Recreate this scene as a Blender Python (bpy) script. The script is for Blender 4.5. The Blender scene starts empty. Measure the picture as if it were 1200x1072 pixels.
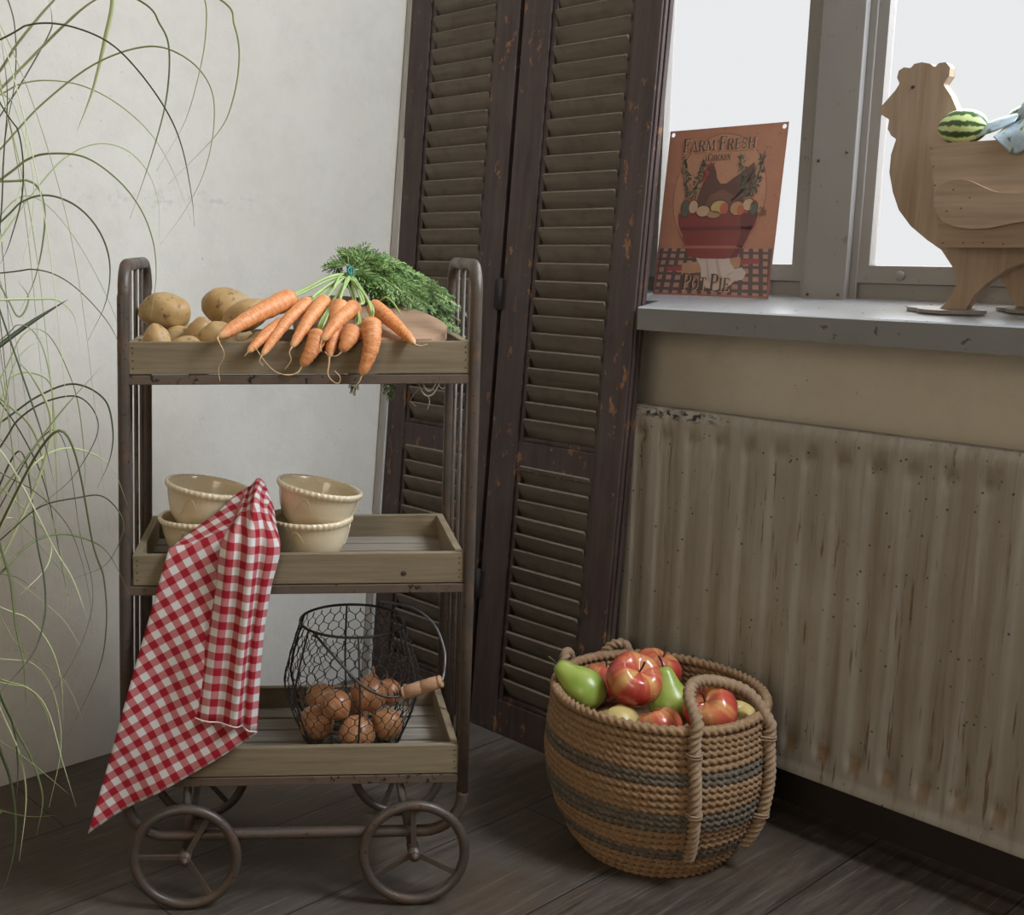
import bpy, math, random
from mathutils import Vector, Matrix, Euler, noise as mnoise
R = math.radians
PI = math.pi
col = bpy.context.scene.collection
SC = bpy.context.scene

# ------------------------------------------------------------------ camera, world, lights, exposure
cam_d = bpy.data.cameras.new('camera')
cam = bpy.data.objects.new('camera', cam_d)
col.objects.link(cam)
CR = Vector((0.7710, -0.6368, 0.0010)).normalized()
CF = Vector((0.6267, 0.7580, -0.1808)).normalized()
CF = (CF - CR * CF.dot(CR)).normalized()
CU = CR.cross(CF)
cam.matrix_world = Matrix(((CR.x, CU.x, -CF.x, 0), (CR.y, CU.y, -CF.y, 0), (CR.z, CU.z, -CF.z, 0.9321), (0, 0, 0, 1)))
cam_d.sensor_fit = 'HORIZONTAL'
cam_d.sensor_width = 36.0
cam_d.lens = 36.0 * 1367.0 / 1200.0
cam_d.shift_x = (600.0 - 400.0) / 1200.0
cam_d.clip_start = 0.02
SC.camera = cam

W = bpy.data.worlds.new('overcast_sky')
SC.world = W
W.use_nodes = True
_wn = W.node_tree
_tc = _wn.nodes.new('ShaderNodeTexCoord'); _sp = _wn.nodes.new('ShaderNodeSeparateXYZ'); _mr = _wn.nodes.new('ShaderNodeMapRange')
_wn.links.new(_tc.outputs['Generated'], _sp.inputs[0]); _wn.links.new(_sp.outputs[2], _mr.inputs[0])
# overcast sky: pale at the horizon, brighter towards the zenith
_mr.inputs[1].default_value = 0.23; _mr.inputs[2].default_value = 0.60; _mr.inputs[3].default_value = 0.84; _mr.inputs[4].default_value = 11.0
_wn.links.new(_mr.outputs[0], _wn.nodes['Background'].inputs[1])
_wn.nodes['Background'].inputs[0].default_value = (0.97, 0.985, 1.0, 1)

def area(name, loc, target, sx, sy, watts, colr):
    d = bpy.data.lights.new(name, 'AREA'); d.shape = 'RECTANGLE'; d.size = sx; d.size_y = sy
    d.energy = watts; d.color = colr
    o = bpy.data.objects.new(name, d); col.objects.link(o)
    o.location = loc
    o.rotation_euler = (Vector(target) - Vector(loc)).to_track_quat('-Z', 'Y').to_euler()
    return o
area('side_window_daylight', (1.757, -0.02, 1.92), (0.45, 1.25, 1.25), 1.1, 1.0, 97, (0.76, 0.865, 1.0))
area('warm_fill_light', (-1.5, -0.3, 1.35), (1.6, 0.95, 0.75), 1.0, 1.0, 15, (1.0, 0.86, 0.68))  # unseen warm fill, added to brighten the window wall and radiator
SC.view_settings.view_transform = 'Standard'
SC.view_settings.look = 'None'
SC.view_settings.exposure = 0.0
SC.view_settings.gamma = 1.0
SC.view_settings.use_curve_mapping = False

# ------------------------------------------------------------------ helpers
def cr(pts, n=6):
    P = [Vector(p) for p in pts]
    if len(P) < 3: n = max(n, 2)
    out = []
    for i in range(len(P) - 1):
        a = P[i - 1] if i > 0 else P[i] * 2 - P[i + 1]
        b, c = P[i], P[i + 1]
        d = P[i + 2] if i + 2 < len(P) else P[i + 1] * 2 - P[i]
        for k in range(n):
            t = k / n
            out.append(0.5 * ((2 * b) + (c - a) * t + (2 * a - 5 * b + 4 * c - d) * t * t + (3 * b - a - 3 * c + d) * t ** 3))
    out.append(P[-1].copy())
    return out

def lerp(a, b, t): return a + (b - a) * t

class MB:
    def __init__(s):
        s.v = []; s.f = []; s.m = []; s.s = []; s.uv = []
    def add(s, vs, fs, mi=0, smooth=False, uvs=None):
        b = len(s.v); s.v += [tuple(v) for v in vs]
        for f in fs:
            s.f.append(tuple(i + b for i in f)); s.m.append(mi); s.s.append(smooth)
            s.uv.append([uvs[i] for i in f] if uvs else None)
        return s
    def box(s, c, d, rot=None, mi=0):
        c = Vector(c); h = Vector(d) / 2
        vs = []
        for x in (-1, 1):
            for y in (-1, 1):
                for z in (-1, 1):
                    p = Vector((x * h.x, y * h.y, z * h.z))
                    if rot: p = rot @ p
                    vs.append(c + p)
        return s.add(vs, [(0, 1, 3, 2), (4, 6, 7, 5), (0, 4, 5, 1), (2, 3, 7, 6), (0, 2, 6, 4), (1, 5, 7, 3)], mi)
    def ends(s, a, b, mi=0):
        a = Vector(a); b = Vector(b)
        return s.box((a + b) / 2, [abs(x) for x in (b - a)], None, mi)
    def tube(s, pts, r, n=8, closed=False, mi=0, smooth=True, lobes=0, amp=0.0, twist=0.0, flat=1.0):
        P = [Vector(p) for p in pts]; k = len(P)
        if not hasattr(r, '__len__'): r = [r] * k
        T = []
        for i in range(k):
            if closed: t = P[(i + 1) % k] - P[i - 1]
            else: t = P[min(i + 1, k - 1)] - P[max(i - 1, 0)]
            T.append(t.normalized() if t.length > 1e-9 else Vector((0, 0, 1)))
        up = Vector((0, 0, 1)) if abs(T[0].z) < 0.9 else Vector((1, 0, 0))
        nrm = (up - T[0] * up.dot(T[0])).normalized()
        vs = []; L = 0.0
        for i in range(k):
            if i:
                nrm = nrm - T[i] * nrm.dot(T[i])
                nrm = nrm.normalized() if nrm.length > 1e-6 else T[i].orthogonal().normalized()
                L += (P[i] - P[i - 1]).length
            bn = T[i].cross(nrm)
            for j in range(n):
                a = 2 * PI * j / n
                rr = r[i]
                if lobes: rr *= 1 + amp * math.cos(lobes * (a - twist * L))
                vs.append(P[i] + nrm * (math.cos(a) * rr) + bn * (math.sin(a) * rr * flat))
        fs = []
        for i in range(k if closed else k - 1):
            i2 = (i + 1) % k
            for j in range(n):
                j2 = (j + 1) % n
                fs.append((i * n + j, i * n + j2, i2 * n + j2, i2 * n + j))
        if not closed:
            fs.append(tuple(range(n - 1, -1, -1))); fs.append(tuple((k - 1) * n + j for j in range(n)))
        return s.add(vs, fs, mi, smooth)
    def cyl(s, a, b, r, n=12, mi=0, r2=None):
        return s.tube([a, b], [r, r if r2 is None else r2], n, False, mi, True)
    def lathe(s, prof, n=32, c=(0, 0, 0), mi=0, fn=None, smooth=True):
        c = Vector(c); vs = []; k = len(prof)
        for i, (r, z) in enumerate(prof):
            for j in range(n):
                a = 2 * PI * j / n
                rr, zz = (r, z) if fn is None else fn(i, r, z, a)
                vs.append(c + Vector((math.cos(a) * rr, math.sin(a) * rr, zz)))
        fs = [(i * n + j, i * n + (j + 1) % n, (i + 1) * n + (j + 1) % n, (i + 1) * n + j) for i in range(k - 1) for j in range(n)]
        fs.append(tuple(range(n - 1, -1, -1))); fs.append(tuple((k - 1) * n + j for j in range(n)))
        return s.add(vs, fs, mi, smooth)
    def grid(s, rows, mi=0, smooth=True, uvs=None):
        nr, nc = len(rows), len(rows[0])
        vs = [p for r in rows for p in r]
        uv = [q for r in uvs for q in r] if uvs else None
        return s.add(vs, [(i * nc + j, i * nc + j + 1, (i + 1) * nc + j + 1, (i + 1) * nc + j) for i in range(nr - 1) for j in range(nc - 1)], mi, smooth, uv)
    def prism(s, outline, fn, depth, mi=0, mside=None):
        """outline [(a,b)], fn(a,b,t) with t in 0..1 across the thickness"""
        n = len(outline)
        vs = [fn(a, b, 0) for a, b in outline] + [fn(a, b, depth) for a, b in outline]
        s.add(vs, [tuple(range(n)), tuple(range(2 * n - 1, n - 1, -1))], mi)
        s.add(vs, [(i, n + i, n + (i + 1) % n, (i + 1) % n) for i in range(n)], mi if mside is None else mside)
        return s
    def ball(s, c, rad, rot=None, nu=24, nv=16, fn=None, mi=0):
        c = Vector(c); rad = Vector(rad); vs = []
        for i in range(nv + 1):
            th = PI * i / nv
            for j in range(nu):
                ph = 2 * PI * j / nu
                d = Vector((math.sin(th) * math.cos(ph), math.sin(th) * math.sin(ph), math.cos(th)))
                p = Vector((d.x * rad.x, d.y * rad.y, d.z * rad.z))
                if fn: p = fn(d, p)
                if rot: p = rot @ p
                vs.append(c + p)
        fs = [(i * nu + j, (i + 1) * nu + j, (i + 1) * nu + (j + 1) % nu, i * nu + (j + 1) % nu) for i in range(nv) for j in range(nu)]
        return s.add(vs, fs, mi, True)
    def build(s, name, mats, parent=None, loc=None, rot=None, bevel=0, subsurf=0, solid=0):
        me = bpy.data.meshes.new(name)
        me.from_pydata(s.v, [], s.f)
        if not hasattr(mats, '__len__'): mats = [mats]
        for m in mats: me.materials.append(m)
        me.polygons.foreach_set('material_index', s.m)
        me.polygons.foreach_set('use_smooth', s.s)
        if any(u is not None for u in s.uv):
            lay = me.uv_layers.new(name='UVMap'); i = 0
            for p, u in zip(me.polygons, s.uv):
                for q in range(p.loop_total):
                    lay.data[p.loop_start + q].uv = u[q] if u else (0, 0)
        me.validate(); me.update()
        o = bpy.data.objects.new(name, me); col.objects.link(o)
        if parent: o.parent = parent
        if loc is not None: o.location = loc
        if rot is not None: o.rotation_euler = rot
        if bevel:
            b = o.modifiers.new('bevel', 'BEVEL'); b.width = bevel; b.segments = 2; b.limit_method = 'ANGLE'; b.angle_limit = R(40)
        if solid:
            b = o.modifiers.new('solidify', 'SOLIDIFY'); b.thickness = solid; b.offset = 0
        if subsurf:
            b = o.modifiers.new('subdivision', 'SUBSURF'); b.levels = subsurf; b.render_levels = subsurf
        return o

def tag(o, label=None, cat=None, group=None, kind=None):
    if label: o['label'] = label
    if cat: o['category'] = cat
    if group: o['group'] = group
    if kind: o['kind'] = kind
    return o
def empty(name, loc, rot=(0, 0, 0)):
    o = bpy.data.objects.new(name, None); col.objects.link(o)
    o.location = loc; o.rotation_euler = rot; o.empty_display_size = 0.05
    return o

# ------------------------------------------------------------------ materials
class Mat:
    def __init__(s, name, rough=0.6, metal=0.0, spec=0.4):
        s.m = bpy.data.materials.new(name); s.m.use_nodes = True
        s.nt = s.m.node_tree; s.b = s.nt.nodes['Principled BSDF']
        s.b.inputs['Roughness'].default_value = rough; s.b.inputs['Metallic'].default_value = metal
        s.b.inputs['Specular IOR Level'].default_value = spec
        s._tc = None
    def n(s, typ, ins=None, **props):
        nd = s.nt.nodes.new('ShaderNode' + typ)
        for k, v in props.items(): setattr(nd, k, v)
        for k, v in (ins or {}).items(): s.set(nd.inputs[k], v)
        return nd
    def set(s, sock, v):
        if isinstance(v, bpy.types.NodeSocket): s.nt.links.new(v, sock)
        else:
            if hasattr(v, '__len__') and len(v) == 3 and sock.type == 'RGBA': v = (*v, 1)
            sock.default_value = v
    def tc(s, which='Object'):
        if s._tc is None: s._tc = s.n('TexCoord')
        return s._tc.outputs[which]
    def map(s, vec, scale=(1, 1, 1), rot=(0, 0, 0), loc=(0, 0, 0)):
        return s.n('Mapping', {'Vector': vec, 'Scale': scale, 'Rotation': rot, 'Location': loc}).outputs[0]
    def noise(s, vec, scale, detail=4, rough=0.6, dist=0.0):
        return s.n('TexNoise', {'Vector': vec, 'Scale': scale, 'Detail': detail, 'Roughness': rough, 'Distortion': dist}).outputs[0]
    def vor(s, vec, scale, out='Distance'):
        return s.n('TexVoronoi', {'Vector': vec, 'Scale': scale}).outputs[out]
    def ramp(s, fac, stops, interp='LINEAR'):
        nd = s.n('ValToRGB', {'Fac': fac}); cr_ = nd.color_ramp; cr_.interpolation = interp
        while len(cr_.elements) < len(stops): cr_.elements.new(0.5)
        for e, (p, c) in zip(cr_.elements, stops):
            e.position = p
            if not hasattr(c, '__len__'): c = (c, c, c)
            e.color = (*c, 1)
        return nd.outputs[0]
    def math(s, op, a, b=0.0, c=None, clamp=False):
        nd = s.n('Math', operation=op, use_clamp=clamp); s.set(nd.inputs[0], a); s.set(nd.inputs[1], b)
        if c is not None: s.set(nd.inputs[2], c)
        return nd.outputs[0]
    def mix(s, f, a, b, blend='MIX'):
        nd = s.n('Mix', data_type='RGBA', blend_type=blend); s.set(nd.inputs[0], f); s.set(nd.inputs[6], a); s.set(nd.inputs[7], b)
        return nd.outputs[2]
    def sep(s, vec):
        return s.n('SeparateXYZ', {0: vec}).outputs
    def band(s, x, lo, hi, soft):
        """1 between lo and hi, soft edges"""
        a = s.n('MapRange', {0: x, 1: lo - soft, 2: lo + soft}, clamp=True).outputs[0]
        b = s.n('MapRange', {0: x, 1: hi - soft, 2: hi + soft}, clamp=True).outputs[0]
        return s.math('SUBTRACT', a, b)
    def color(s, c): s.set(s.b.inputs['Base Color'], c); return s
    def rough(s, c): s.set(s.b.inputs['Roughness'], c); return s
    def bump(s, h, strength=0.3, dist=0.002):
        nd = s.n('Bump', {'Height': h, 'Strength': strength, 'Distance': dist}); s.set(s.b.inputs['Normal'], nd.outputs[0]); return s

def flat_mat(name, c, rough=0.6, var=0.12, scale=40, metal=0.0):
    m = Mat(name, rough, metal); nz = m.noise(m.tc(), scale)
    m.color(m.mix(nz, [x * (1 - var) for x in c], [min(1, x * (1 + var)) for x in c])); return m.m

def wood_mat(name, dark, light, axis=0, scale=60, stretch=0.06, rough=0.75, blotch=0.35, tint=None, bump=0.25):
    m = Mat(name, rough, 0, 0.25)
    sc = [1, 1, 1]; sc[axis] = stretch
    v = m.map(m.tc(), sc)
    a = m.noise(v, scale, 6, 0.65, 0.6)
    c = m.ramp(a, [(0.3, dark), (0.7, light)])
    b = m.noise(m.tc(), 9, 3)
    c = m.mix(m.math('MULTIPLY', b, blotch), c, tint or [x * 0.55 for x in dark], 'MIX')
    fine = m.noise(v, scale * 5, 3)
    c = m.mix(0.25, c, m.ramp(fine, [(0.35, (0.25, 0.25, 0.25)), (0.65, (1, 1, 1))]), 'MULTIPLY')
    m.color(c).bump(a, bump, 0.0015)
    return m.m

def plaster(name, c1, c2, pits=(0.16, 0.14, 0.12), dens=0.75):
    m = Mat(name, 0.85, 0, 0.15)
    v = m.tc()
    big = m.noise(v, 1.8, 4, 0.6)
    c = m.mix(m.ramp(big, [(0.35, 0), (0.7, 1)]), c1, c2)
    med = m.noise(v, 16, 6, 0.7)
    c = m.mix(m.math('MULTIPLY', m.ramp(med, [(0.45, 0), (0.75, 1)]), 0.28), c, [x * 0.72 for x in c1])
    sp = m.noise(m.map(v, (1, 1, 1.2)), 120, 2, 0.5)
    mask = m.math('MULTIPLY', m.ramp(sp, [(0.72, 0), (0.76, 1)]), m.ramp(m.noise(v, 5, 3), [(0.5, 0), (0.66, 1)]))
    c = m.mix(m.math('MULTIPLY', mask, dens), c, pits)
    h = m.math('ADD', m.noise(v, 30, 6, 0.7), m.math('MULTIPLY', m.noise(v, 7, 3), 1.2))
    m.color(c).bump(h, 0.35, 0.004)
    return m
# --- walls
m = plaster('cream_plaster_back', (0.61, 0.555, 0.47), (0.67, 0.615, 0.53))
zz = m.sep(m.tc())[2]
# rough horizontal repair seam in the plaster and a darker band with a ragged edge along the floor
src = m.b.inputs['Base Color'].links[0].from_socket
nz = m.noise(m.tc(), 22, 5, 0.75)
seam = m.math('MULTIPLY', m.band(m.math('ADD', zz, m.math('MULTIPLY', nz, 0.02)), 1.005, 1.03, 0.012), m.math('MULTIPLY', m.band(m.sep(m.tc())[0], 0.98, 1.30, 0.14), m.ramp(m.noise(m.tc(), 70, 4), [(0.54, 0), (0.62, 1)])))
c = m.mix(m.math('MULTIPLY', seam, 0.35), src, (0.3, 0.29, 0.27))
low_band = m.math('MULTIPLY', m.band(m.math('ADD', zz, m.math('MULTIPLY', nz, 0.12)), -0.2, 0.15, 0.09), 0.45)
c = m.mix(low_band, c, (0.33, 0.31, 0.28))
m.color(c)
M_BACK = m.m
M_RIGHT = plaster('cream_plaster_window_side', (0.72, 0.635, 0.51), (0.78, 0.70, 0.575)).m
M_CEIL = flat_mat('ceiling_paint', (0.6, 0.57, 0.52), 0.9, 0.05, 5)

# --- floor planks running along X
m = Mat('dark_floor_planks', 0.55, 0, 0.3)
v = m.tc()
warp = m.math('MULTIPLY', m.noise(v, 3, 2), 0.004)
br = m.n('TexBrick', {'Vector': m.map(v, (1, 1, 1), (0, 0, 0), (0.3, 0.083, 0)), 'Color1': (0.0, 0, 0, 1), 'Color2': (1, 1, 1, 1), 'Mortar': (0.5, 0.5, 0.5, 1), 'Scale': 1.0,
                      'Mortar Size': 0.0015, 'Mortar Smooth': 0.3, 'Brick Width': 1.7, 'Row Height': 0.215}, offset=0.37)
grain = m.noise(m.map(v, (0.07, 1, 1)), 70, 8, 0.7, 0.5)
c = m.ramp(grain, [(0.28, (0.026, 0.019, 0.014)), (0.5, (0.068, 0.051, 0.037)), (0.75, (0.145, 0.114, 0.085))])
c = m.mix(m.math('MULTIPLY', br.outputs[0], 0.35), c, (0.12, 0.095, 0.075))
blot = m.noise(v, 4.5, 5, 0.7)
c = m.mix(m.math('MULTIPLY', m.ramp(blot, [(0.45, 0), (0.7, 1)]), 0.5), c, (0.125, 0.105, 0.086))
c = m.mix(m.math('MULTIPLY', m.ramp(m.noise(v, 3.1, 4), [(0.5, 0), (0.68, 1)]), 0.6), c, (0.105, 0.066, 0.038))
scr = m.noise(m.map(v, (0.02, 1, 1), (0, 0, 0.06)), 260, 3, 0.6)
c = m.mix(m.math('MULTIPLY', m.ramp(scr, [(0.60, 0), (0.70, 1)]), 0.5), c, (0.24, 0.20, 0.165))
sp = m.ramp(m.noise(v, 85, 2), [(0.76, 0), (0.79, 1)])
c = m.mix(m.math('MULTIPLY', sp, 0.5), c, (0.3, 0.27, 0.24))
c = m.mix(m.math('MULTIPLY', br.outputs[1], 0.8), c, (0.010, 0.008, 0.007))
m.color(c).rough(m.ramp(grain, [(0.3, 0.45), (0.7, 0.72)]))
m.bump(m.math('SUBTRACT', m.math('MULTIPLY', grain, 0.35), br.outputs[1]), 0.5, 0.003)
M_FLOOR = m.m

WX = 1.78      # window wall, room face
BY = 1.8395    # back wall, room face
CZ = 2.6
def struct(mb, name, mats, **k):
    o = mb.build(name, mats, **k); o['kind'] = 'structure'; return o
struct(MB().ends((-2.3, -2.3, -0.05), (1.95, 2.0, 0.0)), 'floor', M_FLOOR)
struct(MB().ends((-2.3, -2.3, CZ), (1.95, 2.0, CZ + 0.05)), 'ceiling', M_CEIL)
struct(MB().ends((-2.3, BY, 0.0), (1.95, BY + 0.15, CZ)), 'wall_back', M_BACK)
struct(MB().ends((-2.3, -2.3, 0.0), (-2.2, BY, CZ)), 'wall_left', M_RIGHT)
struct(MB().ends((-2.3, -2.3, 0.0), (1.95, -2.2, CZ)), 'wall_front', M_RIGHT)
WL, WR_, WB, WT = 1.312, 0.52, 0.812, 1.75   # window opening: y from WR_ to WL, z from WB to WT
mb = MB()
mb.ends((WX, -2.3, 0), (WX + 0.06, BY, WB))
mb.ends((WX, WL, WB), (WX + 0.06, BY, WT))
mb.ends((WX, -2.3, WB), (WX + 0.06, WR_, WT))
mb.ends((WX, -2.3, WT), (WX + 0.06, BY, CZ))
struct(mb, 'wall_right', M_RIGHT)

M_STRIP = flat_mat('dark_shade_strip', (0.035, 0.026, 0.021), 0.6, 0.3, 30)  # dark strip added at the wall foot for the shadow below the radiator
struct(MB().ends((WX - 0.022, -2.3, 0.0), (WX - 0.0005, BY - 0.001, 0.115)), 'shade_strip_right', M_STRIP)

# --- window joinery, grey paint
m = Mat('grey_window_paint', 0.55, 0, 0.4)
v = m.tc()
c = m.mix(m.noise(v, 14, 5, 0.7), (0.225, 0.205, 0.185), (0.275, 0.253, 0.23))
c = m.mix(m.math('MULTIPLY', m.ramp(m.noise(v, 60, 3), [(0.66, 0), (0.70, 1)]), 0.6), c, (0.14, 0.12, 0.10))
m.color(c).bump(m.noise(m.map(v, (1, 1, 0.1)), 90, 4), 0.2, 0.001)
M_GREY = m.m
m = Mat('grey_sill_lit_paint', 0.24, 0, 0.6)  # sill top, colour lightened for the sky light falling on it
v = m.tc()
c = m.mix(m.noise(v, 12, 5, 0.7), (0.30, 0.295, 0.285), (0.38, 0.375, 0.365))
c = m.mix(m.math('MULTIPLY', m.ramp(m.noise(v, 75, 3), [(0.67, 0), (0.70, 1)]), 0.7), c, (0.07, 0.055, 0.045))
m.color(c).bump(m.noise(v, 35, 5), 0.08, 0.001)
M_SILL = m.m
m = Mat('grey_sill_shaded_paint', 0.65, 0, 0.2)  # same sill paint, the shade on its front put into a darker colour
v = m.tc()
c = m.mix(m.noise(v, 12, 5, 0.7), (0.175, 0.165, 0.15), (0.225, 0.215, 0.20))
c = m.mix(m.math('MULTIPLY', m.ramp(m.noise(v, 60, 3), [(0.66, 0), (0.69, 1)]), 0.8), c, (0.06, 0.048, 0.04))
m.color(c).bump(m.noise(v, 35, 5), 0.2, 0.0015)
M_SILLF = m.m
m = Mat('window_glass', 0.05)
out = m.nt.nodes['Material Output']
tr = m.n('BsdfTransparent'); gl = m.n('BsdfGlossy', {'Roughness': 0.02})
lw = m.n('LayerWeight', {'Blend': 0.12})
mx = m.n('MixShader', {0: m.math('MULTIPLY', lw.outputs[0], 0.5), 1: tr.outputs[0], 2: gl.outputs[0]})
m.nt.links.new(mx.outputs[0], out.inputs[0])
M_GLASS = m.m

# sill: slopes gently down into the room
mb = MB()
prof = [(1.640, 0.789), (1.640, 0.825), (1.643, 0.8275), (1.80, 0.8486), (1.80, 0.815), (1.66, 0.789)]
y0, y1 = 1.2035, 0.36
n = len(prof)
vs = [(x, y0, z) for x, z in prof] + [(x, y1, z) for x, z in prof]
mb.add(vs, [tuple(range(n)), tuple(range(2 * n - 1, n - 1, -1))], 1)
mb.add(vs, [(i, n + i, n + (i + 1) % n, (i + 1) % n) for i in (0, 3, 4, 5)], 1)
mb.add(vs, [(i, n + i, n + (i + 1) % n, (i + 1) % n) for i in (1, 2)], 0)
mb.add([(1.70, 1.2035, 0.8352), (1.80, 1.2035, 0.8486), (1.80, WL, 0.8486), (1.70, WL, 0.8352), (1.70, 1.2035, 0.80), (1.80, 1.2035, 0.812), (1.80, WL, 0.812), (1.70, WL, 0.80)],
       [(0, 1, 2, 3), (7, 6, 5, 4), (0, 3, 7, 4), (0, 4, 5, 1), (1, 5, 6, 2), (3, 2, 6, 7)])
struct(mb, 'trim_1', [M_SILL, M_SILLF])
# outer frame
mb = MB()
mb.ends((1.797, WR_, 0.83), (1.835, WL, 0.8715)); mb.ends((1.8115, WR_, 0.85), (1.835, WL, 0.884))
mb.ends((1.797, WL - 0.008, 0.84), (1.835, WL, WT)); mb.ends((1.797, WR_, 0.84), (1.835, WR_ + 0.02, WT)); mb.ends((1.797, WR_, WT - 0.02), (1.835, WL, WT))
struct(mb, 'trim_2', M_GREY, bevel=0.0015)
# mullion with bead strips
mb = MB()
mb.ends((1.776, 0.917, 0.838), (1.825, 0.987, WT))
mb.ends((1.788, 0.905, 0.838), (1.80, 0.917, WT)); mb.ends((1.788, 0.987, 0.838), (1.80, 0.999, WT))
scr = MB()
for y, z in ((0.978, 0.852), (0.927, 0.853), (0.962, 1.30), (0.975, 1.06), (0.930, 1.07)):
    scr.ball((1.7755, y, z), (0.002, 0.0026, 0.0026), None, 10, 6)
mo = struct(mb, 'trim_3', M_GREY, bevel=0.0015)
scr.build('screw', flat_mat('dark_screws', (0.05, 0.04, 0.035), 0.5, 0.2, 200), mo)
def sash(name, ya, yb):     # ya > yb, outer edges; one casement
    za, zb = 0.872, WT - 0.022
    w = 0.0265
    root = empty(name, (1.79, (ya + yb) / 2, za)); root['kind'] = 'structure'
    cx, cy, cz = root.location
    f = MB()
    d = 0.020
    def bar(y_0, y_1, z_0, z_1, x0=0.0): f.ends((x0, y_0 - cy, z_0 - cz), (d, y_1 - cy, z_1 - cz))
    # mitred frame: four trapezoid prisms
    O = [(yb - cy, 0), (ya - cy, 0), (ya - cy, zb - cz), (yb - cy, zb - cz)]
    I = [(yb - cy + w, w), (ya - cy - w, w), (ya - cy - w, zb - cz - w), (yb - cy + w, zb - cz - w)]
    for k in range(4):
        q = [O[k], O[(k + 1) % 4], I[(k + 1) % 4], I[k]]
        f.prism(q, lambda a, b, t: (t, a, b), d)
    f.build('sash_frame', M_GREY, root, bevel=0.002)
    g = MB(); g.ends((0.012, yb - cy + w - 0.004, w - 0.004), (0.016, ya - cy - w + 0.004, zb - cz - w + 0.004))
    g.build('pane', M_GLASS, root)
    return root
sash('window_1', 1.3035, 0.9895)
s2 = sash('window_2', 0.9145, 0.541)
# little drain cap on the right casement
mb = MB(); mb.lathe([(0.0, 0.0), (0.007, 0.0), (0.0075, 0.002), (0.006, 0.004), (0.0, 0.0045)], 16)
k = mb.build('drain_cap', M_GREY, s2, loc=(0.0, 0.838 - (0.9145 + 0.541) / 2, 0.012), rot=(0, -PI / 2, 0))

# --- pale batten beside the shutters
mb = MB()
mb.add([(1.575, 1.8145, 0), (1.595, 1.8145, 0), (1.595, 1.8375, 0), (1.575, 1.8375, 0)] +
       [(1.575 + 0.082 * 2.1, 1.8145, 2.1), (1.595 + 0.082 * 2.1, 1.8145, 2.1), (1.595 + 0.082 * 2.1, 1.8375, 2.1), (1.575 + 0.082 * 2.1, 1.8375, 2.1)],
       [(0, 1, 2, 3), (7, 6, 5, 4), (0, 4, 5, 1), (1, 5, 6, 2), (2, 6, 7, 3), (3, 7, 4, 0)])
tag(mb.build('batten', wood_mat('pale_painted_batten', (0.50, 0.46, 0.42), (0.62, 0.58, 0.53), 2, 30), bevel=0.002),
    'pale grey painted batten leaning in the corner left of the brown shutters', 'plank')

# --- shutters
m = Mat('dark_brown_shutter_paint', 0.5, 0, 0.35)
v = m.tc()
g = m.noise(m.map(v, (1, 1, 0.08)), 60, 6, 0.65)
c = m.ramp(g, [(0.3, (0.040, 0.024, 0.021)), (0.7, (0.088, 0.058, 0.051))])
c = m.mix(m.math('MULTIPLY', m.ramp(m.noise(v, 7, 4), [(0.45, 0), (0.7, 1)]), 0.4), c, (0.105, 0.078, 0.066))
chip = m.math('MULTIPLY', m.ramp(m.noise(m.map(v, (1, 1, 0.55)), 48, 5, 0.7), [(0.585, 0), (0.605, 1)]), m.ramp(m.noise(v, 6.5, 3), [(0.5, 0), (0.56, 1)]))
c = m.mix(chip, c, m.mix(m.noise(v, 130), (0.16, 0.065, 0.025), (0.34, 0.17, 0.075)))
m.color(c).bump(m.math('SUBTRACT', g, chip), 0.3, 0.0015)
M_SHUT = m.m
m = Mat('faded_louvre_paint', 0.62, 0, 0.3)
v = m.tc()
g = m.noise(m.map(v, (1, 0.08, 1)), 60, 6, 0.65)
c = m.ramp(g, [(0.3, (0.130, 0.106, 0.080)), (0.7, (0.205, 0.172, 0.135))])
c = m.mix(m.math('MULTIPLY', m.ramp(m.noise(v, 26, 4), [(0.5, 0), (0.7, 1)]), 0.5), c, (0.095, 0.074, 0.060))
m.color(c).bump(g, 0.3, 0.001)
M_LOUV = m.m
M_EDGE = flat_mat('worn_louvre_edges', (0.17, 0.125, 0.09), 0.7, 0.45, 90)
SLX, SLK = 1.583, 0.075
shut = empty('folding_shutter', (SLX, 1.52, 0.0), (0, math.atan(SLK), 0))
tag(shut, 'tall dark brown two-panel louvred shutter with chipped paint, leaning on the window wall', 'shutter')
SH = 2.33
TH = 0.022
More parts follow.
